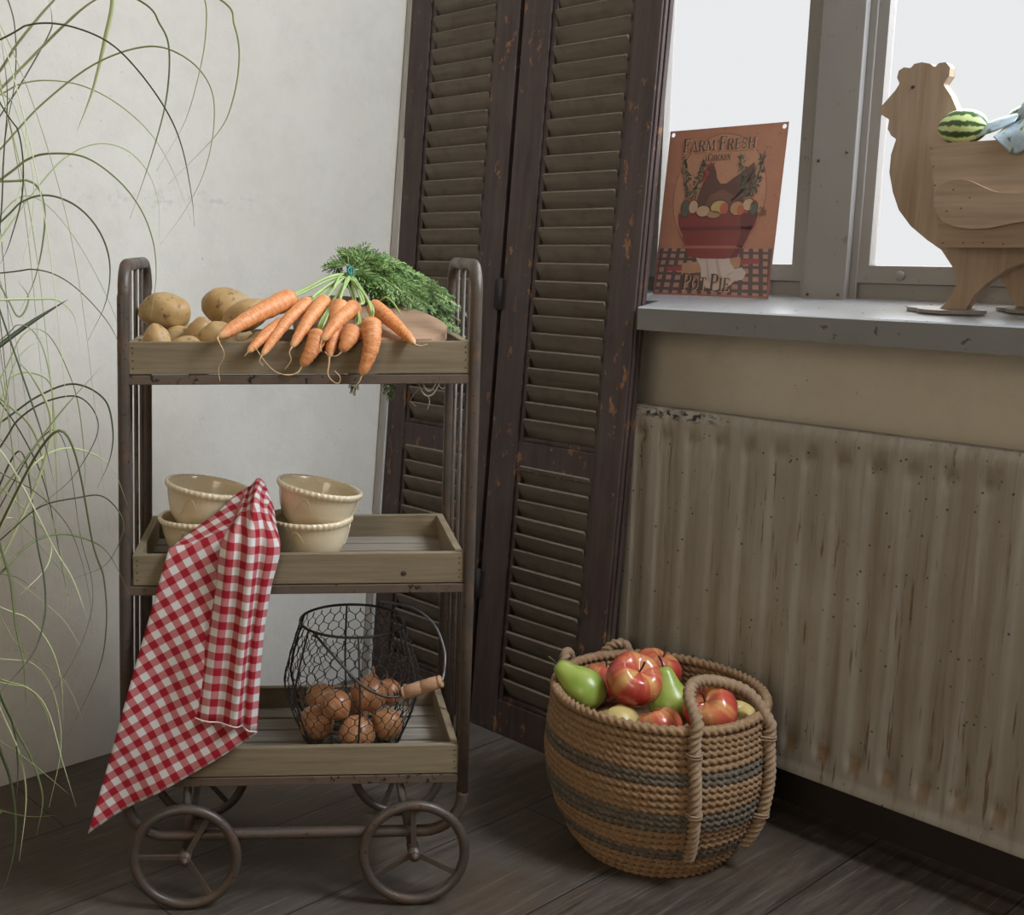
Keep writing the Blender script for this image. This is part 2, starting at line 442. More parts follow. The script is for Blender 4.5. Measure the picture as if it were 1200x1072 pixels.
def panel(ya, yb, stile_l, stile_r, label):
    # local coords: x depth (0 front .. TH back), y (world y - 1.52), z up
    y0, y1 = ya - 1.52, yb - 1.52       # y0 left (far), y1 right (near)
    p = MB()
    la, lb = y0 - stile_l, y1 + stile_r
    p.ends((0, y0, 0.0), (TH, la, SH)); p.ends((0, y1, 0.0), (TH, lb, SH))
    # inner bead of the stiles
    p.ends((0.004, la, 0.05), (TH, la - 0.011, SH - 0.06)); p.ends((0.004, lb, 0.05), (TH, lb + 0.009, SH - 0.06))
    for z0, z1 in ((0.0, 0.067), (0.513, 0.570), (1.56, 1.62), (SH - 0.09, SH)):
        p.ends((0.002, la, z0), (TH, lb, z1)); p.ends((0.006, la, z1), (TH, lb, z1 + 0.009))
    o = p.build('shutter_panel', M_SHUT, shut, bevel=0.002)
    L0, L1 = la - 0.011, lb + 0.009
    rot = Euler((0, R(-40), 0)).to_matrix()
    for z0, z1 in ((0.08, 0.508), (0.582, 1.552), (1.632, SH - 0.10)):
        q = MB(); z = z0 + 0.012; k = 0
        while z < z1:
            rr = random.Random(int(z * 1000) + int(ya * 100))
            tilt = Euler((rr.uniform(-0.012, 0.012), R(58 + rr.uniform(-3, 3)), 0)).to_matrix()
            c = Vector((0.0115, (L0 + L1) / 2, z))
            q.box(c, (0.0415, abs(L0 - L1), 0.005), tilt, 0)
            tip = c + tilt @ Vector((-0.0210, 0, 0.0))
            q.box(tip, (0.0016, abs(L0 - L1) * 0.985, 0.0052), tilt, 1)
            z += 0.0318
        q.build('louvre_slats', [M_LOUV, M_EDGE], o)
    return o
pl_ = panel(1.822, 1.5265, 0.058, 0.055, '')
pr_ = panel(1.5165, 1.213, 0.066, 0.054, '')
# moulded closing edge along the right-hand stile
mb = MB()
mb.ends((0.003, 1.213 - 1.52, 0), (0.010, 1.2085 - 1.52, SH)); mb.ends((0.012, 1.213 - 1.52, 0), (TH, 1.2065 - 1.52, SH))
mb.build('edge_moulding', M_SHUT, pr_, bevel=0.001)
for hz in (0.84, 2.0, 0.28):
    h = MB(); h.cyl((-0.003, 1.5215 - 1.52, hz - 0.03), (-0.003, 1.5215 - 1.52, hz + 0.03), 0.0055, 10)
    h.ends((-0.0015, 1.5215 - 1.52 - 0.014, hz - 0.027), (0.001, 1.5215 - 1.52 + 0.014, hz + 0.027))
    h.build('hinge', flat_mat('dark_hinge_iron', (0.030, 0.022, 0.020), 0.85, 0.3, 120), shut)

# --- radiator
m = Mat('stained_radiator_paint', 0.55, 0, 0.4)
v = m.tc(); sx = m.sep(v)
base = m.mix(m.noise(v, 6, 5, 0.7), (0.285, 0.248, 0.195), (0.37, 0.33, 0.27))
base = m.mix(m.math('MULTIPLY', m.ramp(m.noise(m.map(v, (1, 1, 0.35)), 3.3, 5, 0.7), [(0.46, 0), (0.66, 1)]), 0.6), base, (0.205, 0.155, 0.105))
streak = m.noise(m.map(v, (1, 1, 0.035)), 34, 6, 0.7, 0.3)
c = m.mix(m.math('MULTIPLY', m.ramp(streak, [(0.50, 0), (0.68, 1)]), 0.55), base, (0.165, 0.108, 0.062))
c = m.mix(m.math('MULTIPLY', m.ramp(m.noise(m.map(v, (1, 1, 0.05)), 55, 5, 0.7), [(0.6, 0), (0.75, 1)]), 0.6), c, (0.38, 0.355, 0.31))
fs = m.math('MULTIPLY', m.ramp(m.noise(m.map(v, (1, 1, 0.06)), 110, 4, 0.6), [(0.61, 0), (0.67, 1)]), m.ramp(m.noise(v, 5, 3), [(0.40, 0), (0.55, 1)]))
c = m.mix(m.math('MULTIPLY', fs, 0.85), c, (0.125, 0.066, 0.03))
# rust gathered in the foot of every channel
nzz = m.math('MULTIPLY', m.noise(v, 45, 4), 0.03)
foot = m.math('MULTIPLY', m.band(m.math('ADD', sx[2], nzz), 0.044, 0.072, 0.006), m.ramp(m.math('SINE', m.math('MULTIPLY_ADD', sx[1], 2 * PI / 0.0517, 5.07)), [(0.30, 0), (0.7, 1)]))
c = m.mix(m.math('MULTIPLY', foot, 0.75), c, (0.20, 0.115, 0.055))
# black chipped patches along the far part of the top edge
chips = m.math('MULTIPLY', m.ramp(m.noise(m.map(v, (1, 0.8, 1.6)), 70, 4, 0.7), [(0.50, 0), (0.54, 1)]), m.math('MULTIPLY', m.band(sx[2], 0.536, 0.5515, 0.004), m.band(sx[1], 0.0 - 0.17, 0.1, 0.03)))
c = m.mix(chips, c, (0.015, 0.014, 0.014))
dots = m.math('MULTIPLY', m.ramp(m.vor(v, 62), [(0.09, 1), (0.14, 0)]), m.ramp(m.noise(v, 13, 3), [(0.46, 0), (0.52, 1)]))
c = m.mix(m.math('MULTIPLY', dots, 0.85), c, (0.035, 0.027, 0.022))
m.color(c).bump(m.math('ADD', m.noise(v, 60, 5), m.math('MULTIPLY', streak, 0.5)), 0.2, 0.0012)
M_RAD = m.m
rad = empty('radiator', (1.655, 1.2245, 0.1065))
tag(rad, 'long rust-streaked cream panel radiator on the wall under the windowsill', 'radiator')
RH = 0.5535; RL = 0.93
mb = MB(); rows = []
ny, nz_ = 260, 72
gz0, gz1 = 0.040, 0.519
def sm(x): x = max(0.0, min(1.0, x)); return x * x * (3 - 2 * x)
for i in range(nz_ + 1):
    z = RH * i / nz_; row = []
    for j in range(ny + 1):
        y = -RL * j / ny
        ph = (y + 0.0805) / 0.0517
        d = abs(ph - round(ph)) * 0.0517
        prof = 1 - sm((d - 0.003) / 0.015)
        endz = sm((z - gz0) / 0.022) * (1 - sm((z - gz1 + 0.018) / 0.018))
        dep = 0.0042 * prof * endz
        for ze, s_ in ((gz0 + 0.012, 1), (gz1 - 0.012, 1)):
            dz = (z - ze) / 0.014
            dep += 0.0055 * prof * math.exp(-dz * dz)
        if y < -RL + 0.02 or y > -0.02: dep = 0
        rim = 0.0
        if z > RH - 0.012: rim = 0.004 * sm((z - RH + 0.012) / 0.012)
        if z < 0.010: rim = -0.0025
        row.append((dep + rim, y, z))
    rows.append(row)
mb.grid(rows, 0, True)
bk = 0.028
mb.add([(0, 0, 0), (0, -RL, 0), (bk, -RL, 0), (bk, 0, 0), (0.004, 0, RH), (0.004, -RL, RH), (bk, -RL, RH), (bk, 0, RH)],
       [(3, 2, 1, 0), (4, 5, 6, 7), (0, 4, 7, 3), (1, 2, 6, 5), (2, 3, 7, 6)])
mb.build('front_panel', M_RAD, rad)
mb = MB()
mb.ends((bk + 0.03, -0.004, 0.01), (bk + 0.052, -RL + 0.004, RH - 0.01))
mb.build('rear_panel', M_RAD, rad, bevel=0.004)
for y in (-0.1, -RL + 0.1):
    for z in (0.08, RH - 0.06):
        mb = MB(); mb.cyl((bk + 0.001, y, z), (WX - 1.655 - 0.0235, y, z), 0.008, 10); mb.build('wall_bracket', M_RAD, rad)
# ------------------------------------------------------------------ trolley
TO = Vector((0.9289, 1.2222, 0.0)); YAW = -0.651
U = Vector((math.cos(YAW), math.sin(YAW), 0)); V = Vector((-math.sin(YAW), math.cos(YAW), 0))
def T(u, v, w): return TO + U * u + V * v + Vector((0, 0, w))
ROT = (0, 0, YAW)
m = Mat('aged_rusty_iron', 0.5, 0.3, 0.5)
v = m.tc()
c = m.mix(m.noise(v, 40, 5, 0.7), (0.058, 0.045, 0.035), (0.125, 0.100, 0.080))
rust = m.ramp(m.noise(v, 22, 6, 0.75), [(0.48, 0), (0.64, 1)])
c = m.mix(m.math('MULTIPLY', rust, 0.8), c, m.mix(m.noise(v, 120), (0.075, 0.040, 0.024), (0.19, 0.105, 0.06)))
pit = m.ramp(m.noise(v, 170, 2), [(0.66, 0), (0.70, 1)])
c = m.mix(m.math('MULTIPLY', pit, 0.8), c, (0.015, 0.012, 0.01))
m.color(c).rough(m.math('MULTIPLY_ADD', rust, 0.3, 0.42)).bump(m.noise(v, 150, 4), 0.2, 0.0008)
M_IRON = m.m
m = Mat('rail_scuffed_iron', 0.6, 0.3, 0.4)
v = m.tc()
c = m.mix(m.noise(v, 30, 5, 0.7), (0.105, 0.070, 0.048), (0.180, 0.128, 0.094))
pit = m.ramp(m.noise(m.map(v, (1, 1, 0.8)), 95, 5, 0.75), [(0.56, 0), (0.60, 1)])
pit = m.math('MULTIPLY', pit, m.ramp(m.noise(v, 14, 3), [(0.46, 0), (0.56, 1)]))
c = m.mix(pit, c, (0.012, 0.011, 0.011))
m.color(c)
M_RAIL = m.m
M_TRAY = wood_mat('weathered_tray_wood', (0.205, 0.150, 0.086), (0.315, 0.243, 0.152), 0, 48, 0.05, 0.75, 0.3, (0.15, 0.115, 0.075))
M_TRAYSIDE = wood_mat('weathered_tray_side_wood', (0.205, 0.150, 0.086), (0.315, 0.243, 0.152), 1, 48, 0.05, 0.75, 0.3, (0.15, 0.115, 0.075))
M_SLAT = wood_mat('grey_tray_slats', (0.24, 0.20, 0.15), (0.37, 0.32, 0.26), 0, 50, 0.05, 0.8, 0.2)
M_NAIL = flat_mat('dark_nail_heads', (0.05, 0.035, 0.028), 0.6, 0.3, 300)

tro = empty('serving_trolley', TO, ROT)
tag(tro, 'rusty iron serving trolley with three wooden trays on four spoked wheels', 'trolley')
DV = 0.2347
def postu(side, w): return (-0.2436 + 0.0259 * w) if side < 0 else (0.2338 + 0.0074 * w)
RT = 0.0082
for side in (-1, 1):
    f = MB()
    vF, vB, top, rc = 0.003, 0.243, 0.9035, 0.036
    path = [(postu(side, 0.165), vF, 0.165), (postu(side, 0.4), vF, 0.4), (postu(side, 0.65), vF, 0.65), (postu(side, 0.85), vF, 0.862)]
    for k in range(0, 7):
        a = PI / 2 * k / 6; path.append((postu(side, 0.9), vF + rc * (1 - math.cos(a)), top - rc + rc * math.sin(a)))
    for k in range(0, 7):
        a = PI / 2 * k / 6; path.append((postu(side, 0.9), vB - rc + rc * math.sin(a), top - rc + rc * math.cos(a)))
    path += [(postu(side, 0.85), vB, 0.86), (postu(side, 0.6), vB, 0.6), (postu(side, 0.165), vB, 0.165)]
    f.tube(path, RT, 14)
    f.build('end_hoop', M_IRON, tro)
    for k in (1, 2, 3):
        vv = vF + (vB - vF) * k / 4
        sp = MB()
        sp.tube([(postu(side, 0.165), vv, 0.178), (postu(side, 0.5), vv, 0.5), (postu(side, 0.9), vv, 0.9)], 0.0031, 8)
        sp.build('spindle', M_IRON, tro)
for vv, nm in ((0.003, 'front'), (0.243, 'back')):
    f = MB(); rc = 0.055; zb = 0.1065
    path = []
    uL, uR = postu(-1, 0.165), postu(1, 0.165)
    path.append((uL, vv, 0.167))
    for k in range(0, 9):
        a = PI / 2 * k / 8; path.append((uL + rc * (1 - math.cos(a)), vv, zb + rc - rc * math.sin(a)))
    for k in range(0, 9):
        a = PI / 2 * k / 8; path.append((uR - rc + rc * math.sin(a), vv, zb + rc - rc * math.cos(a)))
    path.append((uR, vv, 0.167))
    f.tube(path, RT, 14)
    f.build('lower_bar', M_IRON, tro)
TZ = {'top': (0.8045, 0.008), 'mid': (0.5168, 0.005), 'low': (0.2372, 0.0035)}
for key, (zr, du) in TZ.items():
    bh = 0.0425; th = 0.0105
    zb = zr - bh
    # iron shelf rail
    r_ = MB(); z1 = zb - 0.0012; z0 = z1 - 0.0125
    uL, uR = postu(-1, z0) + 0.004, postu(1, z0) - 0.004
    r_.ends((uL, -0.001, z0), (uR, 0.009, z1)); r_.ends((uL, 0.236, z0), (uR, 0.246, z1))
    r_.ends((uL, 0.009, z0), (uL + 0.008, 0.236, z1)); r_.ends((uR - 0.008, 0.009, z0), (uR, 0.236, z1))
    r_.build('shelf_rail', M_RAIL, tro, bevel=0.001)
    x0, x1 = -0.225 + du, 0.225 + du
    sl = MB(); n = 5; gap = 0.006
    ww = (DV - 2 * th - gap * (n - 1)) / n
    for k in range(n):
        a = th + k * (ww + gap); sl.ends((x0 + 0.002, a, zb + 0.001), (x1 - 0.002, a + ww, zb + 0.009))
    for xx in (x0 + 0.09, x1 - 0.09): sl.ends((xx - 0.012, 0.012, zb - 0.004), (xx + 0.012, DV - 0.012, zb + 0.0008))
    tray = sl.build('tray', M_SLAT, tro, bevel=0.001)
    b = MB(); b.ends((x0, 0, zb), (x1, th, zr)); b.build('front_board', M_TRAY, tray, bevel=0.0012)
    b = MB(); b.ends((x0, DV - th, zb), (x1, DV, zr)); b.build('back_board', M_TRAY, tray, bevel=0.0012)
    for xa in (x0, x1 - th):
        b = MB(); b.ends((xa, th + 0.0003, zb), (xa + th, DV - th - 0.0003, zr)); b.build('side_board', M_TRAYSIDE, tray, bevel=0.0012)
    for xx in (x0 + 0.006, x1 - 0.006):
        for q in (0.008, 0.018, 0.028, 0.035):
            nl = MB(); nl.ball((xx, -0.0002, zb + q), (0.0011, 0.0006, 0.0011), None, 8, 6); nl.build('nail', M_NAIL, tray)
    if key == 'mid':
        nl = MB(); nl.ball((0.148, -0.0001, zb + 0.014), (0.0042, 0.0010, 0.0036), None, 12, 8); nl.build('wood_knot', M_NAIL, tray)
WR = 0.0795
def wheel(u, vv, ang0, name='wheel'):
    w = MB(); n = 64
    w.tube([(u + math.cos(2 * PI * k / n) * (WR - 0.0072), vv, WR + math.sin(2 * PI * k / n) * (WR - 0.0072)) for k in range(n)], 0.0072, 12, True)
    o = w.build(name, M_IRON, tro)
    for k in range(3):
        a = ang0 + 2 * PI * k / 3
        d = Vector((math.cos(a), 0, math.sin(a))); c0 = Vector((u, vv, WR))
        s = MB(); rot = Matrix.Rotation(-a, 3, 'Y')
        s.box(c0 + d * 0.036, (0.064, 0.0035, 0.0085), rot)
        s.build('spoke', M_IRON, o, bevel=0.0008)
    sgn = -1 if vv < 0.1 else 1
    h = MB(); h.cyl((u, vv - sgn * 0.022, WR), (u, vv + sgn * 0.010, WR), 0.0088, 16); h.cyl((u, vv + sgn * 0.010, WR), (u, vv + sgn * 0.0145, WR), 0.0062, 6); h.ball((u, vv + sgn * 0.0145, WR), (0.0034, 0.003, 0.0034), None, 12, 8)
    h.build('hub', M_IRON, o)
VW = -0.010
wheel(-0.158, VW, R(180)); wheel(0.166, VW, R(92))
wheel(-0.158, 0.256, R(70)); wheel(0.166, 0.256, R(250))
for u, du in ((-0.158, 0.004), (0.166, -0.022)):
    for vv in (0.008, 0.238):
        s = MB(); s.tube([(u + du, vv + 0.004, 0.187), (u + du * 0.5, vv + 0.001, 0.13), (u, vv, WR - 0.006)], 0.0058, 10)
        s.build('axle_strut', M_IRON, tro)
    a = MB(); a.cyl((u, 0.0, WR), (u, 0.246, WR), 0.0045, 12); a.build('axle', M_IRON, tro)

# ------------------------------------------------------------------ potatoes
m = Mat('potato_skin', 0.5, 0, 0.35)
v = m.tc()
oi = m.n('ObjectInfo').outputs['Random']
off = m.n('VectorMath', {0: v, 1: m.n('CombineXYZ', {0: m.math('MULTIPLY', oi, 7.0), 1: oi, 2: m.math('MULTIPLY', oi, 3.0)}).outputs[0]}, operation='ADD').outputs[0]
c = m.mix(m.noise(off, 28, 5, 0.65), (0.31, 0.175, 0.06), (0.58, 0.38, 0.165))
c = m.mix(m.math('MULTIPLY', m.ramp(m.noise(off, 18, 3), [(0.5, 0), (0.7, 1)]), 0.35), c, (0.44, 0.33, 0.19))
sp = m.ramp(m.noise(off, 95, 3), [(0.60, 0), (0.68, 1)])
c = m.mix(m.math('MULTIPLY', sp, 0.75), c, (0.17, 0.10, 0.05))
ey = m.ramp(m.vor(off, 40), [(0.07, 1), (0.14, 0)])
c = m.mix(m.math('MULTIPLY', ey, 0.6), c, (0.15, 0.09, 0.04))
m.color(c).bump(m.math('SUBTRACT', m.noise(off, 70, 4), ey), 0.3, 0.0015)
M_POT = m.m
def potato(u, v_, w, rad, rz, ry, label, seed):
    s = Vector((seed * 3.1, seed * 1.7, seed))
    def fn(d, p):
        k = 1 + 0.10 * mnoise.noise(d * 1.3 + s) + 0.035 * mnoise.noise(d * 3.1 + s)
        for e in range(3):
            q = Vector((math.sin(seed * 9 + e * 2.3), math.cos(seed * 5 + e * 3.1), math.sin(seed * 2 + e * 1.3))).normalized()
            dd = (d - q).length
            k -= 0.05 * math.exp(-(dd / 0.16) ** 2)
        if seed == 1:
            dd = (d - Vector((0.42, -0.72, 0.55)).normalized()).length
            k += -0.085 * math.exp(-(dd / 0.15) ** 2) + 0.02 * math.exp(-((dd - 0.32) / 0.09) ** 2)
        return p * k
    mb = MB(); mb.ball((0, 0, 0), rad, Euler((0, ry, rz)).to_matrix(), 32, 22, fn)
    o = mb.build('potato', M_POT, None, T(u, v_, w), ROT)
    tag(o, label, 'potato', 'potatoes in the top tray')
potato(-0.181, 0.125, 0.837, (0.0365, 0.028, 0.0272), R(8), R(5), 'big round potato with a pale dent, highest at the left end of the top tray', 1)
potato(-0.183, 0.036, 0.799, (0.0185, 0.017, 0.0265), 0, 0, 'pale greyish potato at the left corner of the top tray, under the big round potato', 2)
potato(-0.160, 0.100, 0.796, (0.024, 0.02, 0.0235), R(20), 0, 'small potato showing only a strip between the pale left corner potato and the middle ones', 3)
potato(-0.143, 0.030, 0.793, (0.023, 0.016, 0.0175), R(4), 0, 'flat small potato lowest behind the tray front board, left of centre of the pile', 4)
potato(-0.130, 0.078, 0.803, (0.021, 0.021, 0.030), R(0), R(15), 'small upright potato in the middle of the pile, left of the greyish egg-shaped one', 5)
potato(-0.103, 0.045, 0.802, (0.0265, 0.02, 0.0265), R(10), R(28), 'egg-shaped greyish potato at the front, just left of the longest carrot tip', 6)
potato(-0.094, 0.185, 0.838, (0.042, 0.030, 0.028), R(-10), R(20), 'largest long potato at the back of the pile, highest beside the carrots', 7)
potato(-0.067, 0.118, 0.832, (0.036, 0.024, 0.0225), R(-4), R(-24), 'mid-sized tilted potato in front of the largest one, behind the longest carrot', 8)
potato(-0.050, 0.042, 0.789, (0.026, 0.02, 0.018), R(0), 0, 'shaded potato tucked under the longest carrot behind the tray board', 9)
potato(-0.088, 0.190, 0.793, (0.028, 0.024, 0.022), R(0), 0, 'potato almost hidden beneath the largest long potato at the back', 10)
potato(-0.150, 0.165, 0.794, (0.026, 0.022, 0.023), R(30), 0, 'potato almost hidden behind and beneath the big round one at the left', 11)
potato(-0.045, 0.112, 0.790, (0.026, 0.022, 0.020), R(10), 0, 'potato almost hidden beneath the tilted one, deep in the top tray', 12)

# ------------------------------------------------------------------ cutting board with twine loop
M_BOARD = wood_mat('warm_board_wood', (0.34, 0.205, 0.12), (0.52, 0.355, 0.235), 0, 40, 0.07, 0.55, 0.25, (0.33, 0.2, 0.12))
out = [(0.050, 0.002), (0.165, 0.002), (0.188, 0.010), (0.203, 0.026), (0.207, 0.043), (0.201, 0.062), (0.187, 0.082), (0.162, 0.106), (0.130, 0.126), (0.1, 0.14), (0.055, 0.150), (0.02, 0.146), (0.0, 0.12), (0.0, 0.06), (0.014, 0.02)]
oc = [Vector((a, b, 0)) for a, b in out]; sm_ = cr(oc + [oc[0]], 4)[:-1]
sl_ = 0.345
mb = MB()
mb.prism([(p.x, p.y) for p in sm_], lambda a, b, t: (a - 0.1, b, 0.0195 + sl_ * b - 0.013 * t), 1)
bd = mb.build('cutting_board', M_BOARD, None, T(0.1, 0.004, 0.787), ROT, bevel=0.002)
tag(bd, 'rounded wooden cutting board lying aslant under the carrot greens in the top tray', 'cutting board')
M_TWINE = flat_mat('pale_jute_twine', (0.42, 0.35, 0.25), 0.9, 0.3, 300)
mb = MB()
def tl(pts): return cr([(a - 0.1, b - 0.004, c - 0.787) for a, b, c in pts], 8)
mb.tube(tl([(0.178, 0.150, 0.80), (0.181, 0.175, 0.765), (0.184, 0.200, 0.735), (0.192, 0.200, 0.712), (0.201, 0.200, 0.706), (0.211, 0.200, 0.713), (0.218, 0.200, 0.735), (0.205, 0.18, 0.77), (0.18, 0.152, 0.80)]), 0.0014, 6)
mb.tube(tl([(0.18, 0.15, 0.80), (0.187, 0.176, 0.765), (0.190, 0.202, 0.736), (0.196, 0.203, 0.718), (0.203, 0.203, 0.713), (0.211, 0.203, 0.722), (0.214, 0.203, 0.737), (0.2, 0.18, 0.77), (0.182, 0.152, 0.80)]), 0.0013, 6)
mb.tube(tl([(0.188, 0.2, 0.718), (0.179, 0.2, 0.708), (0.175, 0.2, 0.699), (0.183, 0.2, 0.690)]), 0.0006, 5)
mb.tube(tl([(0.201, 0.2, 0.706), (0.203, 0.2, 0.696), (0.200, 0.2, 0.686)]), 0.0006, 5)
mb.tube(tl([(0.216, 0.2, 0.722), (0.222, 0.2, 0.717), (0.226, 0.2, 0.719)]), 0.0006, 5)
tag(mb.build('twine_loop', M_TWINE, bd), 'looped pale twine hanging down below the tray')

# ------------------------------------------------------------------ carrots
m = Mat('carrot_skin', 0.45, 0, 0.4)
uv = m.tc('UV'); v = m.tc()
su = m.sep(uv)
ring = m.noise(m.n('CombineXYZ', {0: m.math('MULTIPLY', su[0], 0.9), 1: m.math('MULTIPLY', su[1], 34.0), 2: m.n('ObjectInfo').outputs['Random']}).outputs[0], 1.6, 4, 0.7)
c = m.ramp(ring, [(0.34, (0.48, 0.135, 0.035)), (0.5, (0.72, 0.265, 0.085)), (0.68, (0.82, 0.42, 0.19))])
c = m.mix(m.math('MULTIPLY', m.noise(v, 25, 4), 0.2), c, (0.78, 0.36, 0.16))
c = m.mix(m.ramp(su[1], [(0.0, 0.5), (0.05, 0.0)]), c, (0.42, 0.24, 0.08))
c = m.mix(m.ramp(su[1], [(0.90, 0.0), (1.0, 0.75)]), c, (0.80, 0.56, 0.30))
m.color(c).bump(ring, 0.5, 0.0012)
M_CARROT = m.m
M_ROOT = flat_mat('carrot_root_thread', (0.72, 0.48, 0.25), 0.7, 0.2, 100)
m = Mat('carrot_stalk_green', 0.45, 0, 0.4)
c = m.mix(m.noise(m.tc(), 60), (0.24, 0.36, 0.10), (0.48, 0.58, 0.24)); m.color(c); M_STALK = m.m
m = Mat('carrot_leaf_green', 0.55, 0, 0.35)
g = m.n('NewGeometry').outputs['Random Per Island']
c = m.ramp(g, [(0.0, (0.040, 0.090, 0.018)), (0.45, (0.090, 0.170, 0.035)), (0.8, (0.19, 0.285, 0.075)), (1.0, (0.34, 0.44, 0.17))])
m.color(c); m.b.inputs['Subsurface Weight'].default_value = 0.0
M_LEAF = m.m
BAND = Vector((0.0776, 0.12, 0.8846))
frond_targets = [(0.062, 0.16, 0.897), (0.085, 0.18, 0.912), (0.105, 0.17, 0.914), (0.125, 0.19, 0.910), (0.145, 0.16, 0.902), (0.160, 0.19, 0.899), (0.180, 0.17, 0.887),
                 (0.198, 0.18, 0.878), (0.214, 0.175, 0.868), (0.230, 0.185, 0.856), (0.238, 0.165, 0.842), (0.236, 0.18, 0.826), (0.240, 0.17, 0.806), (0.222, 0.16, 0.845),
                 (0.205, 0.15, 0.850), (0.190, 0.13, 0.846), (0.176, 0.11, 0.842), (0.166, 0.12, 0.850), (0.148, 0.12, 0.857), (0.130, 0.13, 0.864), (0.112, 0.13, 0.870),
                 (0.150, 0.15, 0.876), (0.170, 0.15, 0.868), (0.135, 0.15, 0.888), (0.190, 0.16, 0.865), (0.207, 0.20, 0.838), (0.165, 0.17, 0.885), (0.115, 0.16, 0.895), (0.218, 0.19, 0.82), (0.2, 0.17, 0.835)]
def frond(mb, start, target, seed, scale=1.0):
    rr = random.Random(seed)
    a = Vector(start); d = Vector(target); L = (d - a).length
    m1 = a.lerp(d, 0.35) + Vector((rr.uniform(-.008, .008), rr.uniform(-.006, .006), 0.010 + rr.uniform(0, .010)))
    m2 = a.lerp(d, 0.7) + Vector((rr.uniform(-.008, .008), rr.uniform(-.006, .006), 0.008 + rr.uniform(0, .008)))
    P = cr([a, m1, m2, d], 8)
    mb.tube(P, [lerp(0.0013, 0.0004, i / (len(P) - 1)) for i in range(len(P))], 5, mi=1)
    N = 13
    for k in range(N + 1):
        t = 0.25 + 0.75 * k / N
        i = min(int(t * (len(P) - 1)), len(P) - 2)
        p = P[i].lerp(P[i + 1], t * (len(P) - 1) - i); tan = (P[i + 1] - P[i]).normalized()
        side0 = tan.cross(Vector((rr.uniform(-.4, .4), -0.6, 1))).normalized()
        for sgn in (-1, 1):
            dr = (side0 * sgn + tan * 0.75 + Vector((rr.uniform(-.3, .3), rr.uniform(-.3, .3), rr.uniform(-.35, .2)))).normalized()
            LL = 0.029 * scale * (1.0 - 0.55 * (k / N)) * rr.uniform(0.8, 1.2)
            if k == N: dr = (tan + side0 * sgn * 0.3).normalized()
            nl = 6
            up = dr.cross(side0); up = up.normalized() if up.length > 1e-4 else Vector((0, 0, 1))
            sd = dr.cross(up).normalized()
            vs = []; fs = []
            for q in range(nl):
                pp = p + dr * (LL * (q + 0.6) / nl) + Vector((0, 0, -0.004 * (q / nl) ** 2))
                for s2 in (-1, 1):
                    l2 = LL * 0.50 * (1 - 0.55 * q / nl)
                    tip = pp + (sd * s2 * 0.85 + dr * 0.9 + up * rr.uniform(-.35, .35)).normalized() * l2
                    w2 = dr * 0.0021
                    mid = pp.lerp(tip, 0.55) + up * 0.0004
                    b = len(vs); vs += [pp - w2 * 0.3, mid - w2 - sd * s2 * 0.0003, tip, mid + w2]
                    fs.append((b, b + 1, b + 2, b + 3))
            b = len(vs); tipp = p + dr * LL
            vs += [p - sd * 0.0004, p + sd * 0.0004, tipp]; fs.append((b, b + 1, b + 2))
            mb.add(vs, fs, 0, False)
